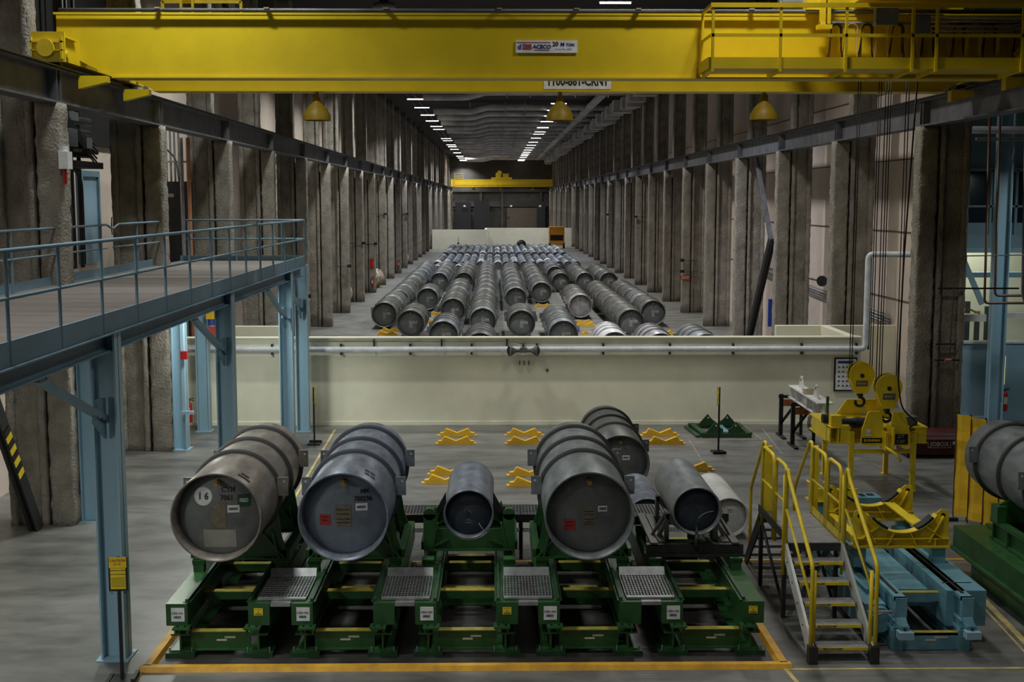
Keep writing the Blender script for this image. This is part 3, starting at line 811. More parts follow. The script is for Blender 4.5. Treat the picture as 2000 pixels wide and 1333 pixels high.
# floor tapes
b = MB().box(3.9, 12, 15.66, 15.71, 0, .006)
b.bar((3.86, 15.7, .004), (4.0, 14.2, .004), .06, .006).bar((-4.68, 15.8, .004), (-4.66, 14.0, .004), .06, .006).bar((-4.2, 25, .004), (-4.35, 33, .004), .06, .006)
b.bar((7.3, 14.5, .004), (7.7, 19.5, .004), .1, .02).bar((7.15, 14.5, .004), (7.55, 19.0, .004), .03, .006)
struct('trim_4', b, 'tape')
b = MB().bar((5.05, 31.4, .004), (7.0, 31.4, .004), .05, .006).bar((5.05, 31.4, .004), (4.7, 22, .004), .05, .006).bar((6.95, 31.4, .004), (6.9, 33.4, .004), .05, .006)
b.bar((7.3, 33.0, .004), (7.05, 29.5, .004), .05, .006).bar((7.05, 29.4, .004), (9, 29.4, .004), .04, .006)
b.bar((6.95, 26.7, .004), (10.1, 26.7, .004), .04, .006).bar((6.95, 26.7, .004), (6.8, 24, .004), .04, .006).bar((6.8, 25.1, .004), (9.35, 25.1, .004), .05, .006).bar((9.5, 25.1, .004), (8.9, 28.6, .004), .05, .006)
b.bar((4.1, 16.5, .004), (4.6, 20.6, .004), .02, .006)
struct('trim_5', b, 'tape_grey')

# ------------------------------------------------------------------ overhead crane (near)
def girder(y0, y1, zb=8.575, zt=9.83):
    b = MB()
    poly = [(-8.5, zt - .04), (-8.5, zb + .75), (-8.05, zb + .32), (-7.45, zb + .03), (9.9, zb + .03), (10.5, zb + .32), (10.95, zb + .75), (10.95, zt - .04)]
    b.prism(poly, 'y', y0 + .06, y1 - .06)
    b.box(-8.55, 11.0, y0 + .05, y1 - .05, zt - .04, zt)
    b.box(-7.45, 9.9, y0, y1, zb, zb + .03)
    return b
t = thing('overhead_crane', 'big yellow double girder bridge crane across the top of the hall', 'crane')
girder(24.45, 25.0).build('girder', 'crane_yellow', t)
girder(27.35, 27.9).build('girder', 'crane_yellow', t)
b = MB().tube([(-8.4, 24.4, 9.86), (4.0, 24.4, 9.86)], .035, 8).tube([(4.0, 24.4, 9.86), (10.9, 24.4, 9.86)], .035, 8)
b.mi(1)
for x in (-6.5, -4.4, -2.1, 0.1, 1.6, 2.8, 5.0, 7.2): b.box(x - .05, x + .05, 24.34, 24.46, 9.88, 9.91).bar((x, 24.4, 9.89), (x, 24.53, 9.83), .04, .03)
b.build('conduit', ['runway_steel', 'tan_rope'], t)
for s, xc in ((-1, -8.27), (1, 10.62)):
    b = MB().box(xc - .2, xc + .2, 23.3, 28.9, 8.8, 9.25)
    b.box(xc - .3, xc + .33, 23.28, 23.34, 8.75, 9.3).box(xc - .28, xc + .28, 23.34, 24.2, 9.22, 9.26)
    b.build('end_truck', 'crane_yellow', t)
    for y in (23.75, 28.4):
        b = MB().cyl((xc - .1, y, 8.93), (xc + .1, y, 8.93), .2, 24); b.mi(1).cyl((xc - .14, y, 8.93), (xc + .24, y, 8.93), .08, 16)
        b.build('wheel', ['runway_dark', 'crane_yellow'], t)
    MB().box(xc - .3, xc - .26, 23.24, 23.28, 8.8, 9.2).box(xc + .26, xc + .3, 23.24, 23.28, 8.8, 9.2).box(xc - .3, xc + .3, 23.24, 23.28, 9.1, 9.13).box(xc - .3, xc + .3, 23.24, 23.28, 8.95, 8.97).cyl((xc, 23.2, 9.0), (xc, 23.28, 9.0), .16, 24).build('end_plate', 'yellow_paint', t)
for y in (24.3, 27.2):
    for xs in ((-8.05, -7.5), (10.0, 10.5)):
        MB().prism([(xs[0], 8.35), (xs[1], 8.48), (xs[1], 8.6), (xs[0], 8.6)], 'y', y, y + .22).build('rail_guard', 'crane_yellow', t)
# walkway on the near girder
PX = [4.08, 5.35, 6.58, 7.83, 8.28, 9.9]
MB().box(4.02, 11.0, 23.42, 24.45, 8.66, 8.68).box(4.02, 11.0, 23.40, 23.43, 8.66, 8.87).box(4.0, 4.03, 23.4, 24.45, 8.66, 8.87).build('walkway', 'crane_yellow', t)
for x in PX + [10.9]:
    b = MB().box(x - .025, x + .025, 23.36, 23.41, 8.6, 9.85)
    b.prism([(23.4, 8.66), (24.45, 8.66), (24.45, 8.56), (23.4, 8.6)], 'x', x - .015, x + .015)
    b.build('railing_post', 'crane_yellow', t)
b = MB().box(4.03, 11.0, 23.35, 23.4, 9.78, 9.86).box(4.03, 11.0, 23.36, 23.4, 9.24, 9.30)
b.bar((4.05, 23.4, 9.82), (4.05, 24.4, 9.82), .05, .06).bar((4.05, 23.4, 9.27), (4.05, 24.4, 9.27), .04, .05).box(4.03, 4.08, 24.38, 24.43, 8.66, 9.86)
b.build('railing', 'crane_yellow', t)
# maker's plate and crane number
b = MB().box(.42, 1.62, 24.485, 24.5, 9.07, 9.31)
b.mi(1).text('ACECO', .105, (.93, 24.48, 9.185), sx=1.0, font_off=.004)
b.text('d', .14, (.49, 24.48, 9.18), font_off=.004)
for i in range(3): b.box(.55, .6, 24.478, 24.48, 9.2 + i * .016, 9.21 + i * .016)
b.mi(3)
for i in range(6): b.box(.6 if i > 2 else .55, .73, 24.479, 24.482, 9.135 + i * .018, 9.144 + i * .018)
b.box(.43, 1.1, 24.479, 24.482, 9.265, 9.275).box(.78, 1.08, 24.479, 24.482, 9.12, 9.13)
b.mi(2).text('20', .12, (1.19, 24.48, 9.235), font_off=.003)
b.mi(1).text('M', .1, (1.33, 24.48, 9.23), font_off=.003).text('TON', .075, (1.48, 24.48, 9.222), font_off=.003)
b.mi(2).text('Crane No. 3053', .05, (1.35, 24.48, 9.14))
o = b.build('maker_plate', ['white', 'label_blue', 'print', 'label_red'], t); o['label'] = 'white maker plate reading ACECO 20 MTON Crane No. 3053'
b = MB().box(1.08, 2.56, 27.385, 27.41, 8.63, 8.96); b.mi(1).text('1100-861-CRN1', .27, (1.82, 27.38, 8.79), sx=.74, font_off=.009)
o = b.build('number_plate', ['white', 'print'], t); o['label'] = 'white plate lettered 1100-861-CRN1 on the far girder'
# small railings and ladder on top of the left end
b = MB()
for x in (-7.2, -5.5): b.box(x - .03, x + .03, 27.4, 27.46, 9.83, 10.5)
b.box(-7.2, -5.5, 27.4, 27.46, 10.46, 10.52)
for x in (-6.75, -6.5): b.box(x - .025, x + .025, 27.2, 27.25, 9.83, 10.9)
for z in (10.0, 10.3, 10.6): b.box(-6.75, -6.5, 27.2, 27.23, z, z + .03)
b.build('end_railing', 'yellow_paint', t)
# trolley with its hoist
b = MB().box(6.9, 10.9, 23.2, 24.3, 9.97, 10.2).box(6.1, 9.2, 24.55, 24.85, 9.93, 10.2).box(6.1, 9.2, 27.5, 27.8, 9.93, 10.2).box(6.1, 6.4, 24.55, 27.8, 10.0, 10.25).box(8.9, 9.2, 24.55, 27.8, 10.0, 10.25)
b.box(7.0, 8.6, 24.4, 24.6, 9.9, 10.3)
b.build('trolley_frame', 'crane_yellow', t)
MB().cyl((6.6, 25.6, 10.5), (8.8, 25.6, 10.5), .3, 24).cyl((6.6, 26.6, 10.5), (8.8, 26.6, 10.5), .3, 24).build('rope_drum', 'steel_dark', t)
MB().cyl((5.65, 24.75, 10.02), (6.1, 24.75, 10.02), .17, 20).cyl((5.6, 24.75, 10.02), (5.65, 24.75, 10.02), .12, 16).build('travel_motor', 'grey_plastic', t)
b = MB().box(6.05, 6.5, 24.3, 24.6, 9.88, 10.25).box(6.3, 6.4, 24.2, 24.3, 9.58, 10.2).box(6.44, 6.5, 24.2, 24.3, 9.6, 10.2).box(6.25, 6.52, 24.15, 24.35, 9.5, 9.58)
b.build('towing_arm', 'yellow_paint', t)
# festoon of hanging cables
MB().tube([(6.3, 24.25, 9.62), (10.9, 24.25, 9.62)], .03, 6).build('festoon_track', 'runway_steel', t)
for k in range(13):
    x = 6.62 + k * .3
    b = MB(); rr = random.Random(k)
    for d in range(4):
        o2 = d * .022
        top = arc(x, 9.5, .11 - o2 * .4, 180, 0, 8)
        b.tube([(x - .16 + rr.uniform(-.03, .03) - o2, 24.2 + o2, 8.72)] + [(x - .13 + rr.uniform(-.02, .02), 24.2 + o2, 9.1)] + [(a, 24.2 + o2, z) for a, z in top] + [(x + .1 + rr.uniform(-.02, .02), 24.2 + o2, 9.1), (x + .15 + rr.uniform(-.03, .03) + o2, 24.2 + o2, 8.72)], .008, 5)
    b.build('festoon_cable', 'cable_tan' if k % 2 else 'wire', t)
MB().box(7.2, 7.62, 23.62, 23.8, 9.5, 9.86).build('control_box', 'grey_box', t)
MB().box(7.95, 8.25, 23.65, 23.8, 9.3, 9.7).build('control_box', 'grey_box', t)
b = MB()
for k in range(4): b.tube(fillet([(8.1, 24.1, 9.45 + k * .09), (10.0 + k * .06, 24.1, 9.45 + k * .09), (10.3 + k * .06, 24.1, 9.6 + k * .09), (10.6 + k * .06, 24.1, 10.2)], .15), .025, 8)
b.build('conduit_bank', 'galv', t)
b = MB()
for x, z in ((9.1, 8.75), (9.35, 8.75), (9.7, 8.75)): b.box(x, x + .06, 24.1, 24.16, z, 9.4)
b.prism([(9.95, 9.0), (10.6, 9.6), (10.9, 9.6), (10.9, 8.75), (10.2, 8.75)], 'y', 23.9, 23.95)
b.build('drive_bracket', 'crane_yellow', t)
crane = t

# bell lamps hanging from the crane
def bell(name, label, loc, s=1.0, group=None):
    t = thing(name, label, 'lamp', loc, group=group)
    MB().lathe([(0, .24 * s), (.1 * s, .235 * s), (.2 * s, .18 * s), (.28 * s, .11 * s), (.34 * s, .07 * s), (.42 * s, .05 * s), (.42 * s, .01)], 32, axis='z').lathe([(0, .24 * s), (.1 * s, .225 * s), (.2 * s, .17 * s), (.3 * s, .01)], 32, axis='z').build('lamp_shade', 'lamp_yellow', t)
    MB().cyl((0, 0, .4 * s), (0, 0, .58 * s), .035 * s, 10).build('stem', 'lamp_yellow', t)
    MB().lathe([(.04, .01), (.05, .06 * s), (.1, .08 * s), (.2 * s, .05 * s)], 16, axis='z').build('bulb', 'beige', t)
    return t
bell('bell_lamp', 'unlit yellow bell lamp below the crane, over the left columns', (-3.92, 27.62, 7.96), 1.25)
bell('bell_lamp', 'unlit yellow bell lamp hanging just below the 1100-861-CRN1 plate', (1.45, 27.62, 7.96), 1.25)
bell('bell_lamp', 'unlit yellow bell lamp below the crane, nearest the hoist ropes', (5.98, 27.62, 7.98), 1.25)

# hook blocks with ropes
def hook_block(name, label, x, y, zc, r, ztop, ropes, zbot, plate):
    t = thing(name, label, 'hook block', (x, y, zc))
    for dy in (-.12, .1):
        pts = arc(0, 0, r, 200, -20, 20) + [(r * .45, -zbot), (-r * .45, -zbot)]
        MB().prism(pts, 'y', dy, dy + .025).build('side_plate', 'yellow_paint', t)
    MB().cyl((0, -.09, 0), (0, .09, 0), r * .88, 28).build('sheave', 'steel_dark', t)
    MB().prism(arc(0, 0, r, 200, 340, 4)[::-1] + [(-r * .4, -zbot + .03), (r * .4, -zbot + .03)][::1], 'y', -.07, .07).build('cheek', 'yellow_paint', t)
    MB().cyl((0, -.15, -.02), (0, .14, -.02), .045, 14).build('axle_pin', 'black', t)
    b = MB().box(-.13, .13, -.13, -.12, -.26, -.13); b.mi(1); marks(b, 0, -.132, -.195, .2, .05, 7)
    b.build('name_plate', ['grey_plastic', 'cable_tan'], t)
    hk = [(0, 0, -zbot + .02), (0, 0, -zbot - .08)] + [(a, 0, z) for a, z in arc(0, -zbot - .2, .1, 100, -200, 14)]
    MB().tube(hk, .035, 10).cyl((0, 0, -zbot), (0, 0, -zbot - .07), .07, 16).build('hook', 'black', t)
    for dx in ropes:
        MB().tube([(dx, 0, 0), (dx, 0, ztop - zc)], .011, 6).build('wire_rope', 'wire', t)
    return t
hook_block('hook_block', 'yellow hook block hanging over the rear of the yellow lifter', 8.1, 26.85, 2.38, .28, 10.1, (-.25, -.2, .2, .25), .42, 'HOIST')
hook_block('hook_block', 'lower yellow hook block hanging over the front of the yellow lifter', 8.4, 25.9, 2.24, .285, 10.1, (-.25, -.19, -.14, .18, .24), .46, 'HOIST')
b = MB().tube(fillet([(8.62, 25.2, 10.0), (8.42, 25.2, 5.0), (8.38, 25.2, 2.5), (8.52, 25.3, 1.85), (8.9, 25.4, 1.55), (8.8, 25.6, 1.4)], .3, 6), .018, 8)
tag(b.build('power_cable', 'wire'), 'black power cable hanging from the crane and curling onto the yellow lifter', 'cable')

# ------------------------------------------------------------------ yellow coil lifter
t = thing('lifting_frame', 'yellow motorised lifting beam marked 22T CAP standing on four legs', 'lifter')
b = MB()
b.box(7.15, 9.25, 25.75, 26.05, 1.36, 1.39).box(7.15, 9.25, 25.75, 26.05, 1.03, 1.06).box(7.15, 9.25, 26.0, 26.03, 1.06, 1.36)
b.box(7.15, 9.25, 27.2, 27.5, 1.36, 1.39).box(7.15, 9.25, 27.2, 27.5, 1.03, 1.06).box(7.15, 9.25, 27.2, 27.23, 1.06, 1.36)
for x in (7.15, 7.32, 7.55, 8.98, 9.2): b.box(x, x + .04 if x > 7.2 and x < 9.1 else x + .03, 25.76, 26.05, 1.04, 1.38)
b.box(7.38, 7.55, 25.76, 25.78, 1.06, 1.36).box(9.02, 9.2, 25.76, 25.78, 1.06, 1.36)
b.box(7.15, 7.35, 26.05, 27.2, 1.36, 1.39).box(7.15, 7.18, 26.05, 27.2, 1.03, 1.36).box(9.05, 9.25, 26.05, 27.2, 1.36, 1.39).box(9.22, 9.25, 26.05, 27.2, 1.03, 1.36)
b.box(7.9, 8.75, 26.05, 27.2, 1.3, 1.36)
b.build('frame', 'yellow_paint', t)
b = MB().prism([(7.77, 1.03), (8.27, 1.0), (8.24, 1.4), (8.2, 1.72), (8.15, 1.76), (7.95, 1.76), (7.9, 1.72), (7.79, 1.36)], 'y', 25.58, 25.63)
b.box(8.22, 8.27, 25.35, 25.75, .95, 1.35)
b.build('front_plate', 'yellow_paint', t)
b = MB().prism([(8.4, 1.03), (8.83, 1.0), (8.82, 1.3), (8.68, 1.74), (8.44, 1.74), (8.4, 1.4)], 'y', 25.58, 25.63)
b.box(8.36, 8.4, 25.3, 25.75, .92, 1.45)
b.build('front_plate', 'yellow_paint', t)
b = MB()
b.prism([(7.65, 1.3), (7.95, 1.74), (8.72, 1.74), (8.95, 1.3)], 'y', 27.3, 27.35)
b.build('rear_plate', 'yellow_paint', t)
MB().box(8.29, 8.36, 27.28, 27.3, 1.4, 1.55).box(8.29, 8.36, 27.28, 27.3, 1.3, 1.36).build('slot', 'beige', t)
b = MB().box(7.79, 8.22, 25.57, 25.58, 1.08, 1.19); b.mi(1).text('BUSHMAN', .075, (8.005, 25.565, 1.135), sx=1.0, font_off=.002)
b.build('maker_plate', ['black', 'yellow_paint'], t)
b = MB().box(8.46, 8.77, 25.57, 25.58, 1.05, 1.27); b.mi(1).text('22T', .095, (8.615, 25.565, 1.215)).text('CAP', .095, (8.615, 25.565, 1.11))
b.build('capacity_plate', ['black', 'beige'], t)
MB().box(7.88, 7.97, 25.57, 25.575, 1.3, 1.38).box(7.87, 7.99, 25.57, 25.575, 1.23, 1.28).build('paper_label', 'white', t)
MB().cyl((7.45, 25.9, 1.5), (7.75, 25.8, 1.5), .07, 14).cyl((7.72, 25.8, 1.5), (7.95, 25.75, 1.5), .1, 20).box(7.6, 7.8, 25.7, 25.9, 1.38, 1.44).build('motor', 'black', t)
MB().box(7.2, 7.42, 25.85, 26.05, 1.39, 1.62).build('motor_housing', 'yellow_paint', t)
MB().cyl((7.1, 26.2, 1.5), (7.42, 26.2, 1.5), .1, 18).build('brake', 'black', t)
MB().box(8.83, 9.08, 25.9, 26.2, 1.39, 1.58).build('junction_box', 'grey_plastic', t)
MB().tube([(7.9, 25.9, 1.45), (8.1, 26.4, 1.42), (8.4, 26.5, 1.5), (8.75, 26.1, 1.45)], .015, 6).tube([(7.4, 26.0, 1.48), (7.9, 26.3, 1.5), (8.3, 26.4, 1.45)], .015, 6).build('hose', 'black', t)
for x, y in ((7.62, 25.75), (8.95, 25.75), (7.5, 27.4), (8.9, 27.4)):
    MB().box(x - .05, x + .05, y - .05, y + .05, .02, 1.3 if y < 26 else 1.05).box(x - .08, x + .08, y - .08, y + .08, 0, .02).build('leg', 'yellow_paint', t)
MB().box(7.62, 8.95, 25.72, 25.78, .82, .9).box(8.92, 8.98, 25.75, 27.4, .82, .9).build('brace', 'yellow_paint', t)
MB().tube([(8.2, 25.3, 1.05), (8.35, 25.1, .95), (8.45, 25.0, .8)], .03, 8).build('latch_handle', 'yellow_paint', t)
# slim green bottle like posts on the lifter: guide pins
MB().cyl((7.55, 27.45, 1.39), (7.55, 27.45, 1.78), .035, 10).cyl((8.85, 27.45, 1.39), (8.85, 27.45, 1.7), .035, 10).build('guide_pin', 'green', t)

# ------------------------------------------------------------------ white spreader beam on trestles
t = thing('spreader_beam', 'white steel I beam with two lifting lugs lying on black trestles', 'beam')
b = MB()
def ibeam(b, x0, x1, y0, y1, z0, z1, th=.03):
    b.box(x0, x1, y0, y1, z1 - th, z1).box(x0, x1, y0, y1, z0, z0 + th).box((x0 + x1) / 2 - .015, (x0 + x1) / 2 + .015, y0, y1, z0 + th, z1 - th)
ibeam(b, 7.6, 7.99, 28.5, 31.4, 1.13, 1.45)
for y in (28.9, 29.5, 30.6, 31.2): b.box(7.6, 7.95, y, y + .02, 1.16, 1.42)
b.build('beam', 'white_steel', t)
for y in (29.3, 30.75):
    p = [(y - .25, 1.45), (y + .25, 1.45)] + arc(y, 1.7, .08, 0, 180, 8)
    bb = MB().prism(p, 'x', 7.76, 7.8); bb.mi(1).cyl((7.755, y, 1.68), (7.805, y, 1.68), .035, 14)
    bb.build('lifting_lug', ['white_steel', 'black'], t)
b = MB()
for k in range(5): b.tube([(7.78 + .13 * math.cos(a / 8 * math.pi) , 29.9 + k * .06 + .12 * math.sin(a / 8 * math.pi), 1.47 + .012 * k + .02 * math.sin(a)) for a in range(16)], .018, 6, closed=True)
tag(b.build('rope_sling', 'tan_rope'), 'coiled tan lifting sling lying on the white beam', 'sling')
for y, l in ((30.6, 'front black trestle under the white beam, holding an orange timber'), (31.9, 'rear black trestle under the white beam, closest to the wall')):
    t = thing('trestle', l, 'trestle', (0, y, 0), group=None)
    MB().box(7.5, 7.6, -.03, .05, .04, 1.13).bar((7.55, 0, .35), (7.98, 0, .95), .06, .06).box(7.48, 8.15, -.04, .06, 1.03, 1.1 if y < 31 else 1.1).box(8.05, 8.12, -.03, .05, .04, 1.1).build('frame', 'black', t)
    for xx in (7.55, 8.08): MB().box(xx - .05, xx + .05, -.45, .35, 0, .05).build('foot', 'black', t)
    MB().box(7.6, 8.05, -.06, .08, .82, .98).build('timber', 'orange_wood', t)
b = MB()
for k in range(3): b.tube([(8.0 + .02 * k + .1 * math.cos(a / 6 * math.pi), 30.5 - .04 * k, .62 + .22 * math.sin(a / 6 * math.pi)) for a in range(12)], .012, 6, closed=True)
tag(b.build('hanging_sling', 'wire'), 'dark chain sling looped over the end of the front trestle', 'sling')

# green four horned frame
t = thing('support_frame', 'low dark green frame with four pointed saddle horns by the wall', 'frame', (0, 0, 0))
b = MB().box(5.45, 6.74, 31.7, 31.82, 0, .12).box(5.3, 6.7, 33.1, 33.22, 0, .12).bar((5.5, 31.75, .1), (5.4, 33.2, .1), .14, .06).bar((6.7, 31.75, .1), (6.65, 33.2, .1), .14, .06).bar((5.35, 31.75, .03), (5.25, 33.2, .03), .12, .05)
b.build('base', 'dark_green', t)
for y in (31.75, 32.95):
    for s in (-1, 1):
        cx = 6.07
        p = [(cx + s * .55, .1), (cx + s * .27, .42)] + [(cx + s * (.27 - .2 * q), .42 - .2 * math.sin(q * 1.4)) for q in (.35, .7, 1)] + [(cx + s * .07, .1)]
        bb = MB().prism(p, 'y', y, y + .04); bb.mi(1).cyl((cx + s * .26, y - .003, .32), (cx + s * .26, y + .043, .32), .025, 10)
        bb.build('horn', ['dark_green', 'beige'], t)
MB().box(5.95, 6.2, 31.95, 32.95, .1, .12).build('centre_plate', 'teal', t)

# ------------------------------------------------------------------ warning sign stands
def sign_stand(label, x, y, h, face):
    t = thing('sign_stand', label, 'sign', (x, y, 0), face)
    MB().box(-.02, .02, -.02, .02, .03, h).build('pole', 'black', t)
    MB().box(-.19, .19, -.16, .16, 0, .02).box(.14, .19, -.16, .16, .02, .07).box(-.19, -.14, -.16, .16, .02, .035).build('base', 'black', t)
    b = MB().box(-.12, .12, -.03, -.02, h - .45, h + .0)
    b.mi(1).box(-.11, .11, -.036, -.03, h - .14, h).box(-.095, .095, -.036, -.03, h - .42, h - .145)
    b.mi(2).text('CAUTION', .045, (0, -.04, h - .045), font_off=.001)
    for dx in (-.035, .02):
        for a in (90, 210, 330): b.prism([(dx + .004 * math.cos(R(a)), h - .09 + .004 * math.sin(R(a)))] + [(dx + .02 * math.cos(R(a + q)), h - .09 + .02 * math.sin(R(a + q))) for q in (-30, 0, 30)], 'y', -.04, -.038)
    b.mi(3).text('RADIATION AREA', .022, (0, -.04, h - .175), font_off=.0005).text('RADIOACTIVE MATERIAL', .016, (0, -.04, h - .225), font_off=.0005)
    for z in (.275, .29, .31, .33, .35, .37, .39): b.box(-.085, .085, -.04, -.038, h - z, h - z + .004)
    b.build('caution_board', ['black', 'yellow_paint', 'label_red', 'print'], t)
    MB().tube([(-.08, -.03, h - .46), (-.1, -.04, h - .475), (-.06, -.04, h - .475)], .004, 5).tube([(.06, -.03, h - .46), (.1, -.04, h - .475), (.07, -.04, h - .475)], .004, 5).build('tie_wire', 'black', t)
    return t
sign_stand('black stand with a yellow CAUTION board in front of the blue column', -4.85, 15.45, 1.65, R(4))
sign_stand('black stand seen edge-on behind the brownish cylinder and its neighbour', -4.62, 31.03, 1.47, R(88))
sign_stand('black stand seen edge-on before the green four horned frame', 5.52, 29.8, 1.64, R(-88))

# ------------------------------------------------------------------ job box, curtain, fire extinguishers, notice board
t = thing('tool_chest', 'low maroon steel chest lettered JOBOX at the foot of the big column', 'chest')
MB().box(9.95, 11.55, 29.1, 29.85, .08, .5).box(9.98, 11.52, 29.13, 29.82, .5, .54).build('body', 'maroon', t)
MB().prism([(29.06, .42), (29.06, .46), (29.2, .6), (29.85, .6), (29.88, .42)], 'x', 9.93, 11.57).build('lid', 'maroon', t)
MB().box(10.0, 10.15, 29.12, 29.8, 0, .08).box(11.3, 11.45, 29.12, 29.8, 0, .08).build('skid', 'black', t)
b = MB().box(10.47, 11.03, 29.094, 29.1, .25, .43); b.mi(1).box(10.485, 11.015, 29.092, 29.094, .262, .418); b.mi(0).text('JOBOX', .15, (10.75, 29.088, .34), sx=.95, font_off=.005)
b.build('name_badge', ['beige', 'maroon'], t)
MB().box(11.07, 11.25, 29.093, 29.1, .33, .42).build('paper_label', 'white', t)
t = thing('vinyl_curtain', 'tall folded yellow vinyl curtain standing behind the right-hand grey cylinder', 'curtain')
pts = []
for k in range(9):
    pts.append((8.98 + .075 * k + (.05 if k % 2 else -.05), 23.3 - .17 * k - (.05 if k % 2 else 0)))
rnd2 = random.Random(4)
for k in range(4):
    b = MB()
    a = pts[2 * k]; m_ = pts[2 * k + 1]; c = pts[2 * k + 2]
    vs = []; n = 12
    for j in range(n + 1):
        z = .12 + 1.98 * j / n
        w_ = rnd2.uniform(-.012, .012)
        for p in (a, ((a[0] + m_[0]) / 2 - .03, (a[1] + m_[1]) / 2), m_, ((m_[0] + c[0]) / 2 + .03, (m_[1] + c[1]) / 2), c):
            vs.append((p[0] + w_, p[1] + w_, z - .05 * k / 4))
    fs = [(j * 5 + i, j * 5 + i + 1, (j + 1) * 5 + i + 1, (j + 1) * 5 + i) for j in range(n) for i in range(4)]
    b.smooth = False
    b.add(vs, fs)
    o = b.build('pleat', 'vinyl_yellow', t)
    s_ = o.modifiers.new('thick', 'SOLIDIFY'); s_.thickness = .012
    MB().cyl((a[0] - .01, a[1] - .01, .12), (a[0] - .01, a[1] - .01, 2.08 - .05 * k / 4), .012, 8).build('seam', 'brown_pipe', t)
b = MB()
for k in range(9): b.cyl((pts[k][0], pts[k][1], 2.05), (pts[k][0], pts[k][1], 2.13), .012, 6).cyl((pts[k][0], pts[k][1], .03), (pts[k][0], pts[k][1], .14), .01, 6)
b.build('grommet_pin', 'black', t)
MB().box(8.6, 9.0, 23.2, 23.3, 0, .06).box(8.6, 8.66, 22.9, 23.3, 0, .06).build('foot', 'black', t)
MB().box(9.3, 9.5, 21.8, 22.2, 0, .06).build('foot', 'black', t)
def extinguisher(label, x, y, z, rz=0):
    t = thing('fire_extinguisher', label, 'extinguisher', (x, y, z), rz)
    MB().lathe([(0, .01), (0, .085), (.02, .09), (.46, .09), (.52, .06), (.56, .03), (.58, .01)], 24, axis='z').build('tank', 'red', t)
    MB().cyl((0, 0, .56), (0, 0, .6), .03, 10).bar((-.01, 0, .62), (.14, 0, .64), .02, .02).bar((-.01, 0, .6), (.14, 0, .58), .02, .02).build('handle', 'black', t)
    MB().tube([(-.02, -.02, .6), (-.1, -.06, .58), (-.11, -.08, .3), (-.09, -.09, .15)], .014, 6).build('hose', 'black', t)
    MB().box(-.05, .05, -.094, -.088, .2, .4).build('label', 'beige', t)
    return t
extinguisher('red fire extinguisher hanging on the blue post beneath the mezzanine', -8.12, 32.3, .35)
extinguisher('red fire extinguisher by the blue column in the room on the right', 14.24, 33.75, .35)
extinguisher('red fire extinguisher on the mezzanine between the first two lumpy columns', -9.45, 31.0, 5.2)
extinguisher('small red fire extinguisher low on a left column beyond the partition', -8.25, 82.93, .45)
extinguisher('far red fire extinguisher low on a left column', -8.25, 105.55, .5)
t = thing('notice_board', 'black framed notice board with a blue headed chart on the partition', 'notice board')
MB().box(9.42, 10.05, 33.66, 33.7, .93, 1.87).build('frame', 'black', t)
b = MB().box(9.46, 10.01, 33.652, 33.66, .97, 1.83)
b.mi(1).box(9.51, 9.98, 33.649, 33.652, 1.71, 1.78)
for r_ in range(5):
    for c in range(4):
        x = 9.55 + c * .115; z = 1.6 - r_ * .13
        b.mi(2).box(x - .035, x + .035, 33.649, 33.652, z - .02, z + .008).prism([(x - .03, z + .008), (x + .03, z + .008), (x, z + .04)], 'y', 33.65, 33.652)
b.build('chart', ['white', 'label_blue', 'grey_plastic'], t)

# ------------------------------------------------------------------ pipe on the partition, conduit, horns
t = thing('wall_pipe', 'long white pipe clamped along the partition and rising at its right end', 'pipe')
MB().tube(fillet([(-9.0, 33.58, 2.13), (10.24, 33.58, 2.13), (10.24, 33.58, 4.74), (11.3, 33.3, 4.74), (12.1, 33.3, 4.74)], .16, 6), .08, 14).build('pipe_run', 'white_pipe', t)
for x in (-6.12, -4.23, -2.33, -.64, 1.16, 2.99, 4.83, 6.58, 8.48, 10.0):
    MB().box(x - .025, x + .025, 33.56, 33.72, 2.21, 2.28).box(x - .025, x + .025, 33.56, 33.72, 1.98, 2.05).build('clamp', 'steel_dark', t)
b = MB()
for z in range(26): b.box(10.33, 10.35, 33.6, 33.66, 2.15 + z * .1, 2.2 + z * .1)
b.box(10.32, 10.36, 33.62, 33.66, 2.1, 4.8)
b.build('strut', 'steel_dark', t)
t = thing('conduit', 'thin grey conduit under the partition top running to the twin horns', 'conduit')
MB().tube(fillet([(-5.6, 33.66, 2.36), (.55, 33.66, 2.36), (.78, 33.62, 2.26), (.8, 33.6, 2.2)], .05), .018, 8).build('conduit_run', 'tape_grey', t)
for x in (-3.33, -1.47, .33): MB().box(x - .02, x + .02, 33.63, 33.7, 2.2, 2.4).build('hanger', 'steel_dark', t)
t = thing('horn_speaker', 'pair of grey horn loudspeakers pointing apart on the partition top', 'loudspeaker', (.78, 33.38, 2.12))
for s in (-1, 1):
    b = MB().cyl((s * .08, 0, 0), (s * .22, -.03, 0), .05, 14).cyl((s * .22, -.03, 0), (s * .36, -.1, 0), .06, 20, .14).cyl((s * .36, -.1, 0), (s * .39, -.11, 0), .15, 20)
    b.build('horn', 'grey_plastic', t)
    MB().cyl((s * .385, -.112, 0), (s * .396, -.118, 0), .12, 20).build('horn_mouth', 'black', t)
MB().box(-.09, .09, -.05, .08, -.06, .07).box(-.03, .03, .05, .3, .08, .2).build('junction_box', 'grey_plastic', t)
t = thing('wall_bracket', 'three small grey brackets and a peg on the partition below the horns', 'bracket')
for x in (.68, .8, .93): MB().box(x - .01, x + .01, 33.66, 33.7, 1.68, 1.8).build('prong', 'steel_dark', t)
tag(MB().cyl((1.45, 33.67, 1.53), (1.45, 33.7, 1.53), .04, 12).build('wall_socket', 'grey_plastic'), 'small round grey fitting on the partition right of the three brackets', 'fitting')

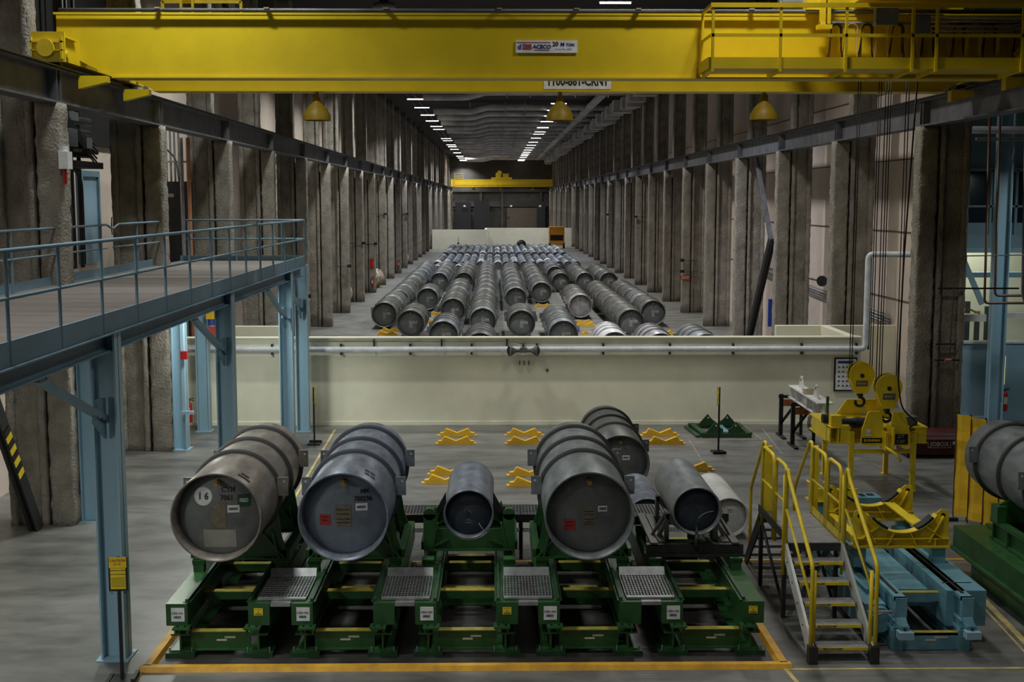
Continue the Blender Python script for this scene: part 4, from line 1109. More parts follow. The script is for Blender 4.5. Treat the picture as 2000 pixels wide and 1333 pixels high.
# ------------------------------------------------------------------ mezzanine
t = thing('mezzanine', 'blue steel mezzanine platform on the left with a railing', 'mezzanine')
MB().box(-8.3, -5.0, -2, 32.6, 4.55, 4.62).build('deck', 'deck_floor', t)
b = MB().box(-5.02, -4.99, -2, 32.6, 4.5, 4.76).box(-5.06, -4.92, -2, 32.6, 4.485, 4.5)
b.box(-8.33, -8.3, -2, 30.4, 4.5, 4.78).box(-8.3, -5.0, 32.6, 32.63, 4.5, 4.76)
b.build('toe_plate', 'deck_blue', t)
b = MB(); ibeam(b, -5.28, -5.06, -2, 32.7, 4.22, 4.49, .02); b.build('edge_beam', 'deck_blue', t)
b = MB(); ibeam(b, -8.1, -7.9, -2, 32.7, 4.22, 4.49, .02); b.build('edge_beam', 'deck_blue', t)
for k in range(18):
    y = 1 + k * 1.86
    b = MB(); b.box(-7.85, -5.35, y, y + .02, 4.27, 4.42).box(-7.85, -5.35, y - .06, y + .08, 4.42, 4.44).box(-7.85, -5.35, y - .06, y + .08, 4.25, 4.27)
    b.build('joist', 'joist', t)
def hcol(b, x, y, z0, z1, w=.33, d=.3, tf=.025):
    b.box(x - w / 2, x - w / 2 + tf, y, y + d, z0, z1).box(x + w / 2 - tf, x + w / 2, y, y + d, z0, z1).box(x - w / 2, x + w / 2, y + d / 2 - .01, y + d / 2 + .01, z0, z1)
for x in (-5.18, -7.85):
    for y in (2.0, 9.0, 16.15, 23.4, 30.3, 32.75):
        if y < 15: continue
        b = MB(); hcol(b, x, y, 0.015, 4.5 if x > -6 else 4.22)
        b.box(x - .22, x + .22, y - .08, y + .38, 0, .015)
        b.build('post', 'blue_paint', t)
for y in (16.15, 23.4, 30.3, 32.75):
    b = MB().bar((-5.18, y - 2.35, 4.2), (-5.18, y + .05, 3.3), .09, .09).prism([(y - .45, 3.35), (y + .02, 3.05), (y + .02, 3.6), (y - .3, 3.62)], 'x', -5.2, -5.16)
    b.mi(1).cyl((-5.22, y - .22, 3.36), (-5.13, y - .22, 3.36), .022, 6).cyl((-5.22, y - .1, 3.32), (-5.13, y - .1, 3.32), .022, 6)
    b.build('knee_brace', ['deck_blue', 'steel_dark'], t)
# railings
ZT = 5.69
pys = [2 + 1.52 * k for k in range(21)]
b = MB().tube(fillet([(-5.0, -2, ZT), (-5.0, 32.5, ZT), (-8.1, 32.5, ZT)], .12), .024, 8).tube(fillet([(-5.0, -2, 5.2), (-5.0, 32.5, 5.2), (-8.1, 32.5, 5.2)], .12), .02, 8)
b.tube([(-8.2, -2, ZT), (-8.2, 26.2, ZT)], .024, 8).tube([(-8.2, -2, 5.2), (-8.2, 26.2, 5.2)], .02, 8)
b.tube(fillet([(-8.2, 26.2, ZT), (-8.2, 26.6, ZT - .1), (-8.2, 27.0, ZT), (-8.15, 30.6, ZT), (-8.15, 30.6, 4.6)], .1), .022, 8).tube([(-8.2, 26.6, 5.2), (-8.15, 30.6, 5.2)], .018, 8)
b.build('railing', 'deck_blue', t)
for y in pys + [32.5]:
    MB().cyl((-5.0, y, 4.5), (-5.0, y, ZT), .021, 8).build('baluster', 'deck_blue', t)
for y in [9 + 2.4 * k for k in range(8)] + [28.4]:
    MB().cyl((-8.2, y, 4.62), (-8.2, y, ZT), .021, 8).build('baluster', 'deck_blue', t)
for x in (-5.6, -6.2, -6.8, -7.4, -8.05):
    MB().cyl((x, 32.5, 4.62), (x, 32.5, ZT), .021, 8).build('baluster', 'deck_blue', t)

# things around the mezzanine
t = thing('diagonal_brace', 'black steel brace with yellow and black tape leaning by the left column', 'brace')
b = MB().bar((-8.75, 22.85, 0), (-8.95, 19.8, 5.5), .06, .2); b.bar((-8.62, 22.85, 0), (-8.82, 19.8, 5.5), .03, .26); b.build('channel', 'steel_dark', t)
b = MB()
for k in range(8):
    b.mi(k % 2); q = .22 + .022 * k; q2 = q + .02
    P = lambda q: (-8.59 - .2 * q, 22.83 - 3.05 * q - .02, 5.5 * q)
    b.bar(P(q), P(q2), .012, .22)
b.build('hazard_tape', ['yellow_paint', 'black'], t)
t = thing('camera_box', 'white equipment box fixed to the first lumpy column near the crane rail', 'box')
MB().box(-8.02, -7.85, 22.95, 23.2, 6.78, 7.1).build('box', 'white', t)
MB().cyl((-7.95, 23.05, 7.1), (-7.95, 23.05, 7.2), .09, 16).build('cap', 'white', t)
MB().cyl((-7.95, 23.05, 6.5), (-7.95, 23.05, 6.78), .04, 10).build('red_fitting', 'red', t)
t = thing('pipe_bank', 'dark pipes and conduits behind the mezzanine between the first columns', 'pipes')
b = MB()
for k, (y, r_) in enumerate(((28.9, .06), (29.2, .04), (29.7, .05))): b.tube([(-9.9, y, 4.6), (-9.9, y, 13.9)], r_, 8)
for z, r_ in ((8.0, .1), (7.75, .06), (7.45, .08), (8.35, .1), (7.2, .05)): b.tube([(-9.7, 24.0, z), (-9.7, 29.9, z + .05)], r_, 10)
for k in range(6): b.tube(fillet([(-9.5, 27.2, 8.5 - .1 * k), (-9.5, 28.2 + .15 * k, 7.9 - .1 * k), (-9.5, 29.8, 7.5 - .1 * k)], .4), .022, 6)
b.tube(fillet([(-9.8, 27.5, 7.0), (-9.8, 29.5, 6.9), (-9.8, 29.5, 4.7)], .5), .05, 8)
b.build('pipe_run', 'steel_dark', t)
MB().box(-10.3, -9.5, 23.9, 29.95, 7.3, 7.38).box(-10.3, -9.4, 23.9, 29.95, 6.95, 7.1).box(-10.38, -10.3, 24, 34, 7.6, 13).build('shelf', 'runway_dark', t)
for bx in ((-9.8, -9.4, 27.6, 28.2, 7.4, 7.8), (-9.8, -9.4, 28.8, 29.2, 7.4, 7.65), (-9.75, -9.5, 28.0, 28.6, 8.0, 8.2)): MB().box(*bx).build('valve_body', 'grey_plastic', t)
t = thing('cabinet', 'tall dark grey electrical cabinet on the mezzanine between the second and third columns', 'cabinet')
MB().box(-9.75, -8.95, 36.2, 36.9, 0, 6.75).build('body', 'steel_dark', t)
MB().box(-9.55, -9.35, 36.185, 36.2, 6.3, 6.4).build('name_label', 'beige', t)
t = thing('pipe_bank', 'copper and grey vertical pipes with conduits over the dark cabinet', 'pipes')
MB().cyl((-8.75, 35.6, 0), (-8.75, 35.6, 7.98), .06, 10).build('copper_pipe', 'copper_pipe', t)
b = MB()
for k in range(5): b.cyl((-9.7 + k * .12, 36.4, 6.75), (-9.7 + k * .12, 36.4, 8.3), .03, 8)
b.tube(fillet([(-9.4, 31, 8.3), (-9.3, 33.5, 8.1), (-9.2, 36, 7.4), (-9.2, 36.3, 6.75)], .6), .03, 6).cyl((-8.95, 35.6, 0), (-8.95, 35.6, 7.98), .06, 8)
b.box(-9.8, -8.8, 36.3, 36.35, 7.3, 7.35)
b.build('conduit_run', 'galv', t)
MB().box(-9.35, -9.05, 31.2, 31.5, 6.9, 7.3).build('junction_box', 'grey_box', t)
t = thing('alarm_post', 'white tagged channel with a red alarm head on the blue post by the extinguisher', 'alarm')
MB().box(-7.68, -7.6, 29.9, 29.98, 1.0, 3.9).build('channel', 'blue_paint', t)
MB().box(-7.66, -7.5, 29.8, 29.9, 2.35, 2.55).build('alarm_head', 'red', t)
MB().box(-7.7, -7.4, 29.86, 29.96, .98, 1.06).build('bracket', 'blue_paint', t)
t = thing('warning_light', 'yellow beacon with a purple lamp and flag on the post near the partition', 'beacon', (-7.45, 32.3, 3.05))
MB().box(-.14, .14, -.05, .1, .05, .25).build('box', 'vinyl_yellow', t)
MB().cyl((0, 0, -.12), (0, 0, .05), .1, 14).build('lamp', 'label_blue', t)
MB().box(-.08, .1, -.02, .0, -.42, -.14).build('flag', 'label_red', t)
t = thing('warning_light', 'yellow and purple beacon on the left column beyond the mezzanine end', 'beacon', (-8.25, 37.7, 3.3))
MB().box(-.06, .14, -.12, .04, .0, .2).build('box', 'vinyl_yellow', t)
MB().cyl((.03, -.04, -.14), (.03, -.04, .0), .08, 14).build('lamp', 'label_blue', t)
# wall fittings on the left and right columns
def wall_arm(name, label, x, y, z, s, ln=.5):
    t = thing(name, label, 'bracket', (x, y, z))
    MB().tube([(0, 0, 0), (s * ln, 0, 0)], .02, 6).build('arm', 'steel_dark', t)
    MB().box(min(0, s * .1) - .06, max(0, s * .1) + .06, -.08, .05, -.06, .1).build('head', 'black', t)
for k, (x, y, z, lb) in enumerate([(-7.95, 52.8, 2.1, 'nearest'), (-7.95, 67.8, 2.6, 'on the second fitted column'), (-7.95, 75.3, 3.6, 'higher'), (-7.95, 83, 3.3, 'next farther'), (-7.95, 90.5, 5.2, 'highest'), (-7.95, 113.2, 5.0, 'farthest')]):
    wall_arm('wall_bracket', 'small dark bracket on the left columns, ' + lb, x, y, z, -1, .9)
for k, (x, y, z, lb) in enumerate([(10.3, 67.7, 2.3, 'nearest the EXIT sign'), (10.3, 67.8, 2.9, 'over the one by the EXIT sign'), (10.3, 90.4, 5.0, 'farther along'), (10.3, 113, 4.9, 'farthest')]):
    wall_arm('wall_bracket', 'small dark fitting on the right columns, ' + lb, x, y, z, 1, .9)
t = thing('exit_sign', 'small red EXIT sign on a right-hand column beyond the partition', 'sign', (10.55, 67.85, 1.95))
b = MB().box(-.25, .25, -.03, .02, -.12, .12); b.mi(1).text('EXIT', .2, (0, -.034, 0), font_off=.004); b.build('face', ['label_red', 'beige'], t)
tag(MB().box(-8.4, -8.15, 82.9, 82.99, 1.75, 2.3).build('red_notice', 'red'), 'narrow red notice on a left column beyond the drums', 'sign')
tag(MB().box(10.9, 11.2, 48.6, 48.72, 1.2, 2.3).build('blue_board', 'blue_board'), 'upright bright blue board on the wall beside the black diagonal brace', 'board')
t = thing('diagonal_brace', 'black steel diagonal brace leaning up between right-hand columns to a grey one', 'brace')
MB().bar((10.85, 52.6, 0), (10.85, 48.4, 4.6), .12, .34).bar((11.0, 52.6, 0), (11.0, 48.4, 4.6), .06, .3).build('lower_member', 'black', t)
MB().bar((10.9, 48.4, 4.6), (10.9, 51.6, 8.0), .12, .3).build('upper_member', 'runway_steel', t)
t = thing('diagonal_brace', 'dark brace crossing between left columns above the crane rail', 'brace')
MB().bar((-9.95, 46.5, 13.5), (-9.95, 53.5, 8.6), .12, .4).build('member', 'steel_dark', t)

# ------------------------------------------------------------------ right hand room fittings
t = thing('blue_column', 'tall blue steel column standing in the room on the right', 'column')
b = MB(); hcol(b, 13.95, 33.6, 0, 9.2, .4, .3); b.build('post', 'blue_paint', t)
t = thing('pipe_loop', 'two thin brown pipes dropping and turning right before the blue column', 'pipes')
MB().tube(fillet([(12.98, 32.5, 9), (13.06, 32.5, 3.48), (15.5, 32.5, 3.48)], .12), .035, 8).build('outer_pipe', 'brown_pipe', t)
MB().tube(fillet([(13.25, 32.5, 9), (13.33, 32.5, 3.68), (15.5, 32.5, 3.68)], .12), .035, 8).build('inner_pipe', 'brown_pipe', t)
t = thing('cable_ladder', 'grey cable ladder climbing beside the blue column on the right edge', 'cable tray')
b = MB().tube(fillet([(13.2, 30.8, 9.2), (13.35, 30.8, 3.7), (13.75, 30.8, 3.2), (14.6, 30.8, 3.0)], .3), .05, 8).tube(fillet([(13.45, 30.8, 9.2), (13.6, 30.8, 3.9), (13.9, 30.8, 3.4), (14.8, 30.8, 3.2)], .3), .05, 8)
b.build('side_rail', 'runway_steel', t)
b = MB()
for k in range(18): b.bar((13.2 + .008 * k, 30.8, 8.8 - .28 * k), (13.47 + .008 * k, 30.8, 8.8 - .28 * k), .03, .03)
b.build('rungs', 'runway_steel', t)
t = thing('column_conduit', 'horizontal slotted strut with thin conduit across the large right column', 'conduit')
MB().box(10.9, 12.9, 30.0, 30.05, 4.03, 4.07).box(10.9, 11.4, 30.0, 30.05, 2.65, 2.69).box(10.9, 11.5, 30.0, 30.05, 2.25, 2.29).build('strut', 'steel_dark', t)
MB().tube(fillet([(11.25, 30.0, 2.4), (11.3, 30.0, 4.7), (11.5, 30.0, 4.85), (13.2, 30.5, 4.85)], .15), .015, 6).build('conduit_run', 'grey_plastic', t)
MB().cyl((11.12, 29.98, 2.27), (11.28, 29.98, 2.27), .045, 12).build('coupling', 'copper_pipe', t)
t = thing('light_fixture', 'white industrial light trough with yellow cable in the room on the right', 'light')
MB().box(13.2, 14.1, 34.9, 35.3, 2.75, 2.95).build('trough', 'white_steel', t)
MB().box(14.4, 15.4, 34.9, 35.3, 2.85, 3.0).build('trough', 'white_steel', t)
MB().tube([(12.6, 34.9, 3.2), (13.3, 34.9, 3.25), (13.6, 34.9, 3.1), (13.9, 34.9, 2.98)], .03, 6).build('cable', 'vinyl_yellow', t)
t = thing('roof_truss', 'blue steel truss members crossing in the room on the right', 'truss')
MB().bar((12.6, 35.5, 3.6), (13.5, 35.5, 4.7), .08, .15).bar((14.2, 35.5, 3.2), (13.5, 35.5, 4.7), .08, .15).bar((12.7, 35.4, 3.9), (13.4, 35.4, 4.3), .05, .06).box(12.4, 18, 35.4, 35.6, 4.7, 4.85).build('member', 'blue_paint', t)
t = thing('pipe_run', 'white horizontal pipe with valves high in the room on the right', 'pipe')
MB().cyl((12.4, 33.5, 8.1), (15.4, 33.5, 8.1), .1, 12).build('pipe', 'white_pipe', t)
MB().cyl((13.0, 33.4, 7.85), (15.4, 33.4, 7.85), .05, 10).build('pipe_small', 'galv', t)
t = thing('cable_bundle', 'conduits and a round horn along the beige right wall', 'conduit')
b = MB()
for k in range(4): b.tube([(12.1, 37.4, 2.7 - k * .09), (12.1, 56, 3.2 - k * .09)], .025, 6)
b.build('conduit_run', 'galv', t)
MB().cyl((12.0, 44.6, 3.3), (11.85, 44.3, 3.3), .05, 12, .2).build('horn', 'black', t)
# far machinery: forklift like yellow handler
t = thing('yellow_handler', 'yellow handling machine with a dark window by the far white wall', 'vehicle', (8.1, 160.5, 0))
MB().box(-1.0, 1.0, 0, 1.6, .35, 1.0).box(-1.0, 1.0, 0, 1.6, 1.75, 2.8).box(-1.0, -.85, 0, 1.6, 1.0, 1.8).box(.85, 1.0, 0, 1.6, 1.0, 1.8).build('body', 'machine_yellow', t)
MB().box(-.85, .85, .1, .2, 1.0, 1.75).build('window', 'black', t)
for s in (-1, 1): MB().cyl((s * .8, .3, .4), (s * 1.05, .3, .4), .4, 20).build('wheel', 'black', t)
t = thing('sign_post', 'tiny red cabinet and post by the far white wall', 'post', (-4.6, 156, 0))
MB().box(-.12, .12, 0, .2, 0, .9).cyl((0, .1, .9), (0, .1, 1.6), .03, 6).build('box', 'maroon', t)
tag(MB().lathe([(0, .01), (0, .6), (1.2, .6), (1.2, .01)], 20, c=(3.4, 156.5, .62)).build('drum', 'black'), 'black drum at the back of the far dense block', 'drum')
b = MB()
t = thing('switchgear', 'grey cabinets and ducts against the far end wall', 'cabinet', (0, 239, 0))
MB().box(-7.6, -4.6, 0, 1, 0, 5.9).build('body', 'steel_dark', t)
MB().box(-4.0, -1.0, 0, 1, 0, 6.2).build('body', 'steel_dark', t)
MB().box(8.2, 9.8, 0, 1, 0, 6.0).build('body', 'steel_dark', t)
MB().box(-6.3, -5.2, -.05, 0, 4.2, 4.8).build('vent', 'black', t)
for x in (-6.0, 3.0, 8.6): MB().box(x, x + .4, -.08, 0, 5.0, 5.3).build('lamp', 'white', t)

# far crane
t = thing('overhead_crane', 'distant yellow bridge crane near the far end of the hall', 'crane', (0, 226, 0))
MB().box(-8.0, 10.6, 0, .8, 8.75, 10.05).box(-8.1, 10.7, 2.6, 3.4, 8.75, 10.05).build('girder', 'crane_yellow', t)
MB().box(-.6, 3.2, 0, 3.2, 10.1, 10.4).box(.2, 1.2, .2, 1.5, 10.4, 11.2).box(1.5, 2.6, .2, 2.5, 10.4, 11.1).cyl((.9, .1, 11.2), (.9, 1.5, 11.2), .45, 16).build('trolley', 'yellow_paint', t)
b = MB()
for x in (-7.3, -5.8): b.box(x, x + .08, -.4, -.3, 8.8, 11.1)
for z in (10.2, 10.6, 11.1): b.box(-7.3, -5.8, -.4, -.3, z, z + .07)
for k in range(12): b.box(-7.3 + k * 1.2, -7.24 + k * 1.2, -.8, -.74, 8.75, 9.5)
b.box(-7.3, 7, -.8, -.74, 9.42, 9.5).box(-7.3, 10, -.8, 0, 8.7, 8.76)
b.build('railing', 'yellow_paint', t)
for k, x in enumerate((-3.8, 1.1, 7.0)):
    bell('bell_lamp', 'tiny bell lamp under the distant crane', (x, 226.4, 8.1), 1.3, 'tiny bell lamps under the distant crane')
tag(MB().lathe([(0, .01), (0, .45), (.15, .42), (.2, .2), (.5, .1), (.8, .1)], 32, c=(-4.2, 48, 13.5), axis='z').build('ceiling_saucer', 'grey_plastic'), 'round grey saucer lamp hanging above the top of the near crane', 'lamp')

# ------------------------------------------------------------------ yellow railed stair over the hose run
t = thing('platform_stair', 'mobile stair with yellow handrails and perforated metal treads', 'stair')
XL, XR = 4.27, 5.1
def tread(b, x0, x1, y0, y1, z):
    b.mi(0).box(x0, x1, y0, y1, z - .045, z)
    nx = int((x1 - x0) / .035); ny = max(2, int((y1 - y0) / .035))
    for i in range(nx):
        for j in range(ny):
            cx = x0 + (i + .5) * (x1 - x0) / nx + (.008 if j % 2 else -.008); cy = y0 + (j + .5) * (y1 - y0) / ny
            b.mi(1); b.add([(cx - .011, cy, z + .0015), (cx, cy - .008, z + .0015), (cx + .011, cy, z + .0015), (cx, cy + .008, z + .0015)], [(0, 1, 2, 3)])
for k in range(5):
    y = 15.97 + .32 * k; z = .2 + .2 * k
    b = MB(); tread(b, XL + .06, XR - .06, y, y + .24, z)
    b.mi(2).box(XL + .06, XR - .06, y - .012, y, z - .045, z - .002)
    b.mi(3).box(XL + .16, XL + .42, y - .014, y - .011, z - .036, z - .012)
    b.mi(2).text('PERFECTA STEP', .024, (XL + .29, y - .016, z - .024))
    o = b.build('tread', ['galv', 'runway_dark', 'yellow_paint', 'grey_plastic'], t)
b = MB(); tread(b, XL + .04, XR - .02, 17.55, 18.4, 1.2); tread(b, XL + .04, XR - .02, 18.42, 19.4, 1.2)
b.mi(2).box(XL + .04, XR - .02, 17.53, 17.55, 1.08, 1.195)
b.build('platform', ['galv', 'runway_dark', 'steel_dark'], t)
for s, x in ((-1, XL), (1, XR)):
    b = MB().prism([(15.88, 0), (16.0, 0), (17.62, 1.02), (17.62, 1.2), (17.5, 1.2), (15.88, .22)], 'x', x - .02, x + .02)
    b.mi(1)
    for k in range(5): b.cyl((x - .03, 16.05 + .32 * k, .17 + .2 * k), (x + .03, 16.05 + .32 * k, .17 + .2 * k), .012, 6)
    b.mi(1).box(x - .06, x + .06, 15.84, 15.98, 0, .24)
    b.build('stringer', ['white_steel', 'steel_dark'], t)
    MB().prism([(19.3, 1.2), (19.5, 1.2), (20.6, .1), (20.6, 0), (20.45, 0), (19.3, 1.05)], 'x', x + .05 - .015, x + .05 + .015).build('rear_stringer', 'black', t)
    # front flight handrail
    yx = x + s * .02
    MB().tube(fillet([(yx, 15.93, .1), (yx, 15.93, 1.33), (yx, 17.32, 2.2), (yx, 17.42, 2.34), (yx, 17.52, 2.25), (yx, 17.52, .95)], .12, 6), .03, 10).tube([(yx, 16.0, .86), (yx, 17.45, 1.72)], .022, 8).build('handrail', 'yellow_paint', t)
    MB().tube([(yx - s * .05, 16.0, .15), (yx - s * .05, 16.0, 1.25)], .028, 8).build('rail_post', 'yellow_paint', t)
    MB().tube([(yx, 17.6, .7), (yx, 17.6, 2.2)], .026, 8).build('rail_post', 'yellow_paint', t)
    # platform guard loops
    for y0, y1 in ((17.68, 18.38), (18.5, 19.3)):
        px = x + (.03 if s < 0 else -.0)
        MB().tube(fillet([(px, y0, 1.0), (px, y0, 2.3), (px, y1, 2.3), (px, y1, 1.0)], .16, 6), .028, 10).tube([(px, y0, 1.75), (px, y1, 1.75)], .022, 8).build('guard_rail', 'yellow_paint', t)
    MB().box(x - .01, x + .01, 17.6, 19.4, 1.2, 1.32).build('toe_board', 'yellow_paint' if s > 0 else 'steel_dark', t)
    # rear flight rails
    rx = x + (.12 if s < 0 else .04)
    MB().tube(fillet([(rx, 19.5, 1.15), (rx, 19.5, 2.3), (rx, 19.65, 2.3), (rx, 20.6, 1.3), (rx, 20.6, .05)], .1, 5), .028, 10).box(rx - .03, rx + .09, 19.42, 19.5, 1.0, 2.26).build('rear_handrail', 'yellow_paint', t)
for k in range(5):
    b = MB(); z = 1.0 - .2 * k; tread(b, XL + .1, XR, 19.6 + .2 * k, 19.78 + .2 * k, z); b.build('rear_tread', ['galv', 'runway_dark'], t)
b = MB()
for x in (XL + .03, XR - .03):
    for y in (17.7, 19.3): b.box(x - .03, x + .03, y, y + .06, 0, 1.15)
    b.bar((x, 17.75, .15), (x, 19.3, 1.05), .04, .04)
b.box(XL, XR, 17.7, 17.76, 1.05, 1.12).box(XL, XR, 19.3, 19.36, 1.05, 1.12).bar((XL, 17.8, 1.0), (XR, 17.8, .4), .04, .05)
b.build('leg_frame', 'steel_dark', t)
MB().bar((XL + .1, 17.0, .55), (XR - .1, 17.9, 1.0), .08, .05).build('diagonal_grille', 'galv', t)

# ------------------------------------------------------------------ pale blue weighing stand with yellow cradle
t = thing('weighing_stand', 'pale blue steel rail stand with yellow edged cross beams beside the mobile stair', 'stand')
for s, x in ((-1, 5.58), (1, 6.5)):
    b = MB().box(x - .08, x + .08, 16.3, 20.2, .72, .77).box(x - .02, x + .02, 16.3, 20.2, .45, .72).box(x - .08, x + .08, 16.3, 20.2, .42, .45).box(x - .08, x + .08, 16.28, 16.36, .5, .77)
    for k in range(7): b.box(x - .07, x + .07, 16.8 + .5 * k, 16.82 + .5 * k, .45, .72)
    b.prism([(16.3, .52), (16.3, .42), (16.12, .36), (16.12, .42), (16.22, .44)], 'x', x - .07, x + .07)
    b.mi(1).box(x - .1, x + .1, 16.02, 16.16, .27, .37)
    b.mi(2).cyl((x, 16.1, .37), (x, 16.1, .41), .02, 6)
    b.build('rail_beam', ['teal', 'blue_paint', 'steel_dark'], t)
    MB().box(x - .02, x + .02, 16.5, 20.1, .77, .785).build('rail_groove', 'runway_dark', t)
    b = MB().box(x - .09, x + .02, 16.35, 20, .0, .04).box(x - .09, x + .02, 16.35, 20, .28, .32).box(x - .05, x - .03, 16.35, 20, .04, .28)
    b.box(x - .1, x + .06, 16.32, 16.4, 0, .3)
    for k in range(3): b.box(x - .06, x + .04, 16.75 + 1.4 * k, 16.9 + 1.4 * k, .3, .45)
    b.prism([(16.35, .3), (16.6, .3), (16.75, .44), (16.6, .44)], 'x', x - .05, x + .03)
    b.build('lower_frame', 'teal', t)
b = MB().box(5.62, 6.46, 16.9, 17.0, .52, .64); b.mi(1).box(5.65, 6.44, 16.9, 16.99, .64, .65); b.build('cross_beam', ['teal', 'green_top_yellow'], t)
b = MB().box(5.6, 6.6, 16.34, 16.38, .02, .25).box(5.6, 6.5, 16.34, 16.45, .22, .25); b.mi(1).box(5.8, 6.48, 16.35, 16.44, .25, .258); b.mi(2).box(5.95, 6.1, 16.336, 16.34, .14, .165).box(6.08, 6.26, 16.336, 16.34, .18, .205)
b.build('lower_cross_beam', ['teal', 'green_top_yellow', 'beige'], t)
MB().box(5.35, 6.25, 17.15, 19.6, .55, .62).box(5.6, 6.3, 17.05, 17.15, .4, .6).build('weigh_plate', 'teal', t)
MB().box(6.32, 6.88, 16.6, 18.9, .26, .77).box(6.5, 6.8, 18.9, 19.6, .3, .9).build('side_box', 'teal', t)
MB().box(6.38, 6.8, 16.95, 16.98, .765, .775).build('side_box_slot', 'runway_dark', t)
MB().box(5.2, 5.5, 16.7, 18.4, .12, .55).cyl((5.4, 16.6, .35), (5.4, 17.3, .35), .18, 20).build('side_tank', 'teal', t)
for x in (5.48, 6.68):
    for y in (17.9, 19.5): MB().box(x - .09, x + .09, y, y + .2, .72, 1.02).build('cradle_post', 'teal', t)
MB().tube([(5.2, 16.3, .52), (5.5, 16.5, .5)], .012, 6).box(5.15, 5.5, 16.42, 16.46, .5, .54).build('drain_strut', 'galv', t)

t = thing('saddle_cradle', 'yellow curved saddle cradle with black pads on the pale blue stand', 'cradle', (6.1, 0, 0))
for y in (17.95, 19.55):
    r = .62; zc = 1.87
    A = arc(0, zc, r, -34, -146, 22)
    p = [(-.72, 1.05), (.72, 1.05), (.72, 1.5), (.7, 1.57), (.6, 1.59)] + A + [(-.6, 1.59), (-.7, 1.57), (-.72, 1.5)]
    b = MB().prism(p, 'y', y, y + .02)
    b.mi(2).cyl((.63, y - .003, 1.5), (.63, y + .023, 1.5), .035, 16).cyl((-.63, y - .003, 1.5), (-.63, y + .023, 1.5), .035, 16).mi(0)
    b.box(-.72, .72, y - .1, y + .1, 1.02, 1.05).box(-.72, .72, y - .08, y + .02, 1.15, 1.165)
    for k in range(22):
        a0, a1 = A[k], A[k + 1]
        b.bar((a0[0], y - .01, a0[1]), (a1[0], y - .01, a1[1]), .16, .012, (0, 0, 1) if True else None)
    for (xa, za, xb, zb) in ((-.62, 1.5, -.4, 1.1), (.62, 1.5, .4, 1.1), (-.36, 1.35, -.6, 1.16), (.36, 1.35, .6, 1.16), (-.12, 1.26, -.22, 1.05), (.12, 1.26, .22, 1.05)):
        b.bar((xa, y - .04, za), (xb, y - .04, zb), .015, .09, (0, 1, 0))
    for x in (-.71, .71, -.5, .5): b.box(x - .008, x + .008, y - .08, y + .0, 1.05, 1.15)
    b.build('saddle_plate', ['yellow_paint', 'yellow_paint', 'black'], t)
    for a0, a1 in ((-40, -68), (-112, -140)):
        B = arc(0, zc, .61, a0, a1, 8); C = arc(0, zc, .575, a1, a0, 8)
        MB().prism(B + C, 'y', y - .09, y + .09).build('rubber_pad', 'rubber', t)
for x in (-.62, .62): MB().box(x - .06, x + .06, 18.05, 19.5, 1.03, 1.13).box(x - .06, x + .06, 18.05, 19.5, 1.13, 1.14).build('side_member', 'yellow_paint', t)
MB().bar((.45, 18.0, 1.2), (.3, 19.5, 1.32), .16, .02).build('brace_plate', 'yellow_paint', t)

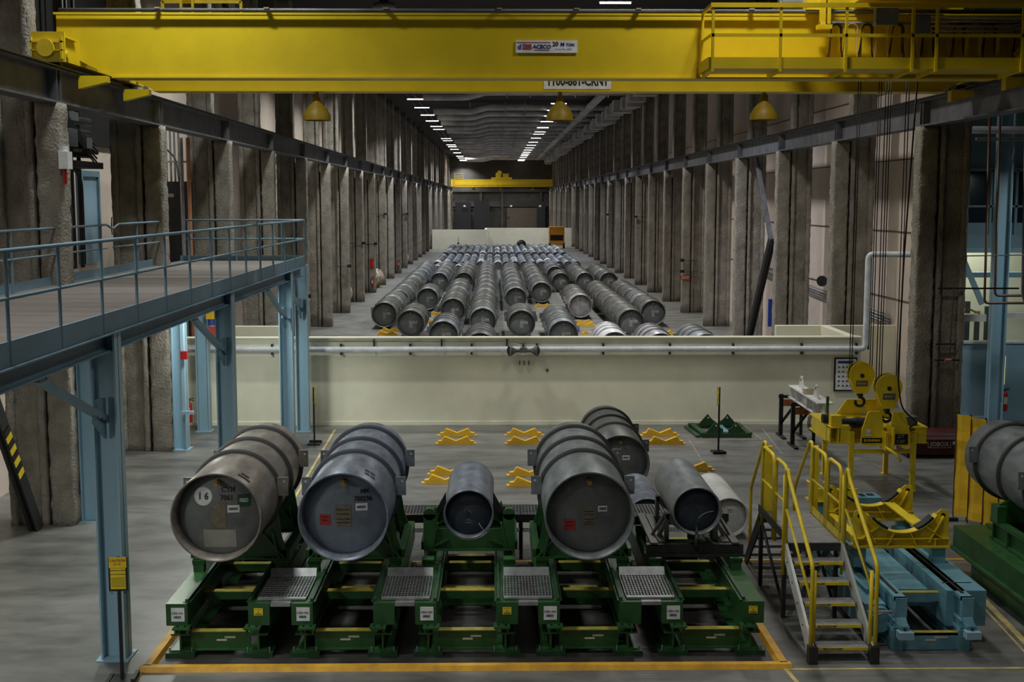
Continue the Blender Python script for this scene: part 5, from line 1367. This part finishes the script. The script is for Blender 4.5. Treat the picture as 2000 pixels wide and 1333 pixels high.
t = thing('weighing_stand', 'pale blue pedestals carrying a yellow bar behind the mobile stair', 'stand')
MB().box(6.38, 6.78, 21.0, 21.4, 0, 1.02).build('pedestal', 'teal', t)
MB().box(5.6, 6.0, 21.0, 21.4, 0, .95).build('pedestal', 'teal', t)
MB().box(5.4, 6.85, 21.0, 21.4, .1, .4).build('base', 'teal', t)
b = MB().box(6.43, 6.53, 21.1, 21.3, 1.02, 1.026).box(6.58, 6.7, 21.15, 21.3, 1.02, 1.026); b.build('marking', 'black', t)
MB().box(5.5, 6.35, 21.0, 21.05, .95, 1.18).box(5.5, 6.35, 20.95, 21.3, .95, .97).bar((5.6, 21.1, 1.0), (5.5, 21.1, 1.3), .03, .2, (0, 1, 0)).bar((5.9, 21.1, 1.15), (5.8, 21.1, 1.27), .03, .2, (0, 1, 0)).bar((6.2, 21.1, 1.15), (6.1, 21.1, 1.27), .03, .2, (0, 1, 0)).build('yellow_bar', 'yellow_paint', t)

# ------------------------------------------------------------------ green stand under the right hand cylinder
t = thing('cylinder_stand', 'dark green two level steel stand under the right-hand grey cylinder', 'stand')
b = MB().box(7.72, 8.3, 14.5, 20.1, .68, .77).box(7.72, 7.76, 14.5, 20.1, .4, .68).box(7.66, 7.8, 14.5, 20.1, .38, .42)
b.box(8.25, 8.35, 16, 20.1, .77, .8)
b.build('side_beam', 'green', t)
b = MB().box(7.85, 8.25, 14.5, 19.6, .0, .05).box(7.85, 7.9, 14.5, 19.6, .05, .3).box(7.8, 8.25, 14.5, 19.6, .3, .33)
for y in (15.6, 16.8, 18.2, 19.4): b.box(7.9, 8.1, y, y + .15, .3, .42)
b.build('lower_frame', 'green', t)
b = MB().box(8.0, 8.12, 15.5, 19.3, 1.05, 1.12).box(8.05, 8.07, 15.5, 19.3, .82, 1.05).box(8.0, 8.15, 15.5, 19.3, .78, .82)
for y in (15.6, 16.6, 17.6, 18.6, 19.15): b.box(7.99, 8.12, y, y + .03, .8, 1.06)
b.box(8.12, 9.0, 19.2, 19.3, .78, 1.1).box(8.12, 9.0, 15.6, 15.7, .78, 1.1)
b.build('upper_frame', 'green', t)
for y in (16.9, 19.0):
    A = arc(8.66, 1.86, .62, -40, -140, 14)
    MB().prism([(8.04, 1.1), (9.28, 1.1), (9.3, 1.4)] + A + [(8.02, 1.4)], 'y', y, y + .06).box(7.95, 8.1, y - .1, y + .16, 1.12, 1.38).build('saddle_plate', 'green', t)
MB().bar((8.14, 17.6, 1.0), (8.2, 16.2, .95), .02, .04).build('caution_strip', 'green_top_yellow', t)
b = MB().box(9.0, 9.4, 14.5, 20.1, .4, .77).box(8.9, 9.3, 14.5, 20.1, 0, .3); b.build('side_beam', 'green', t)
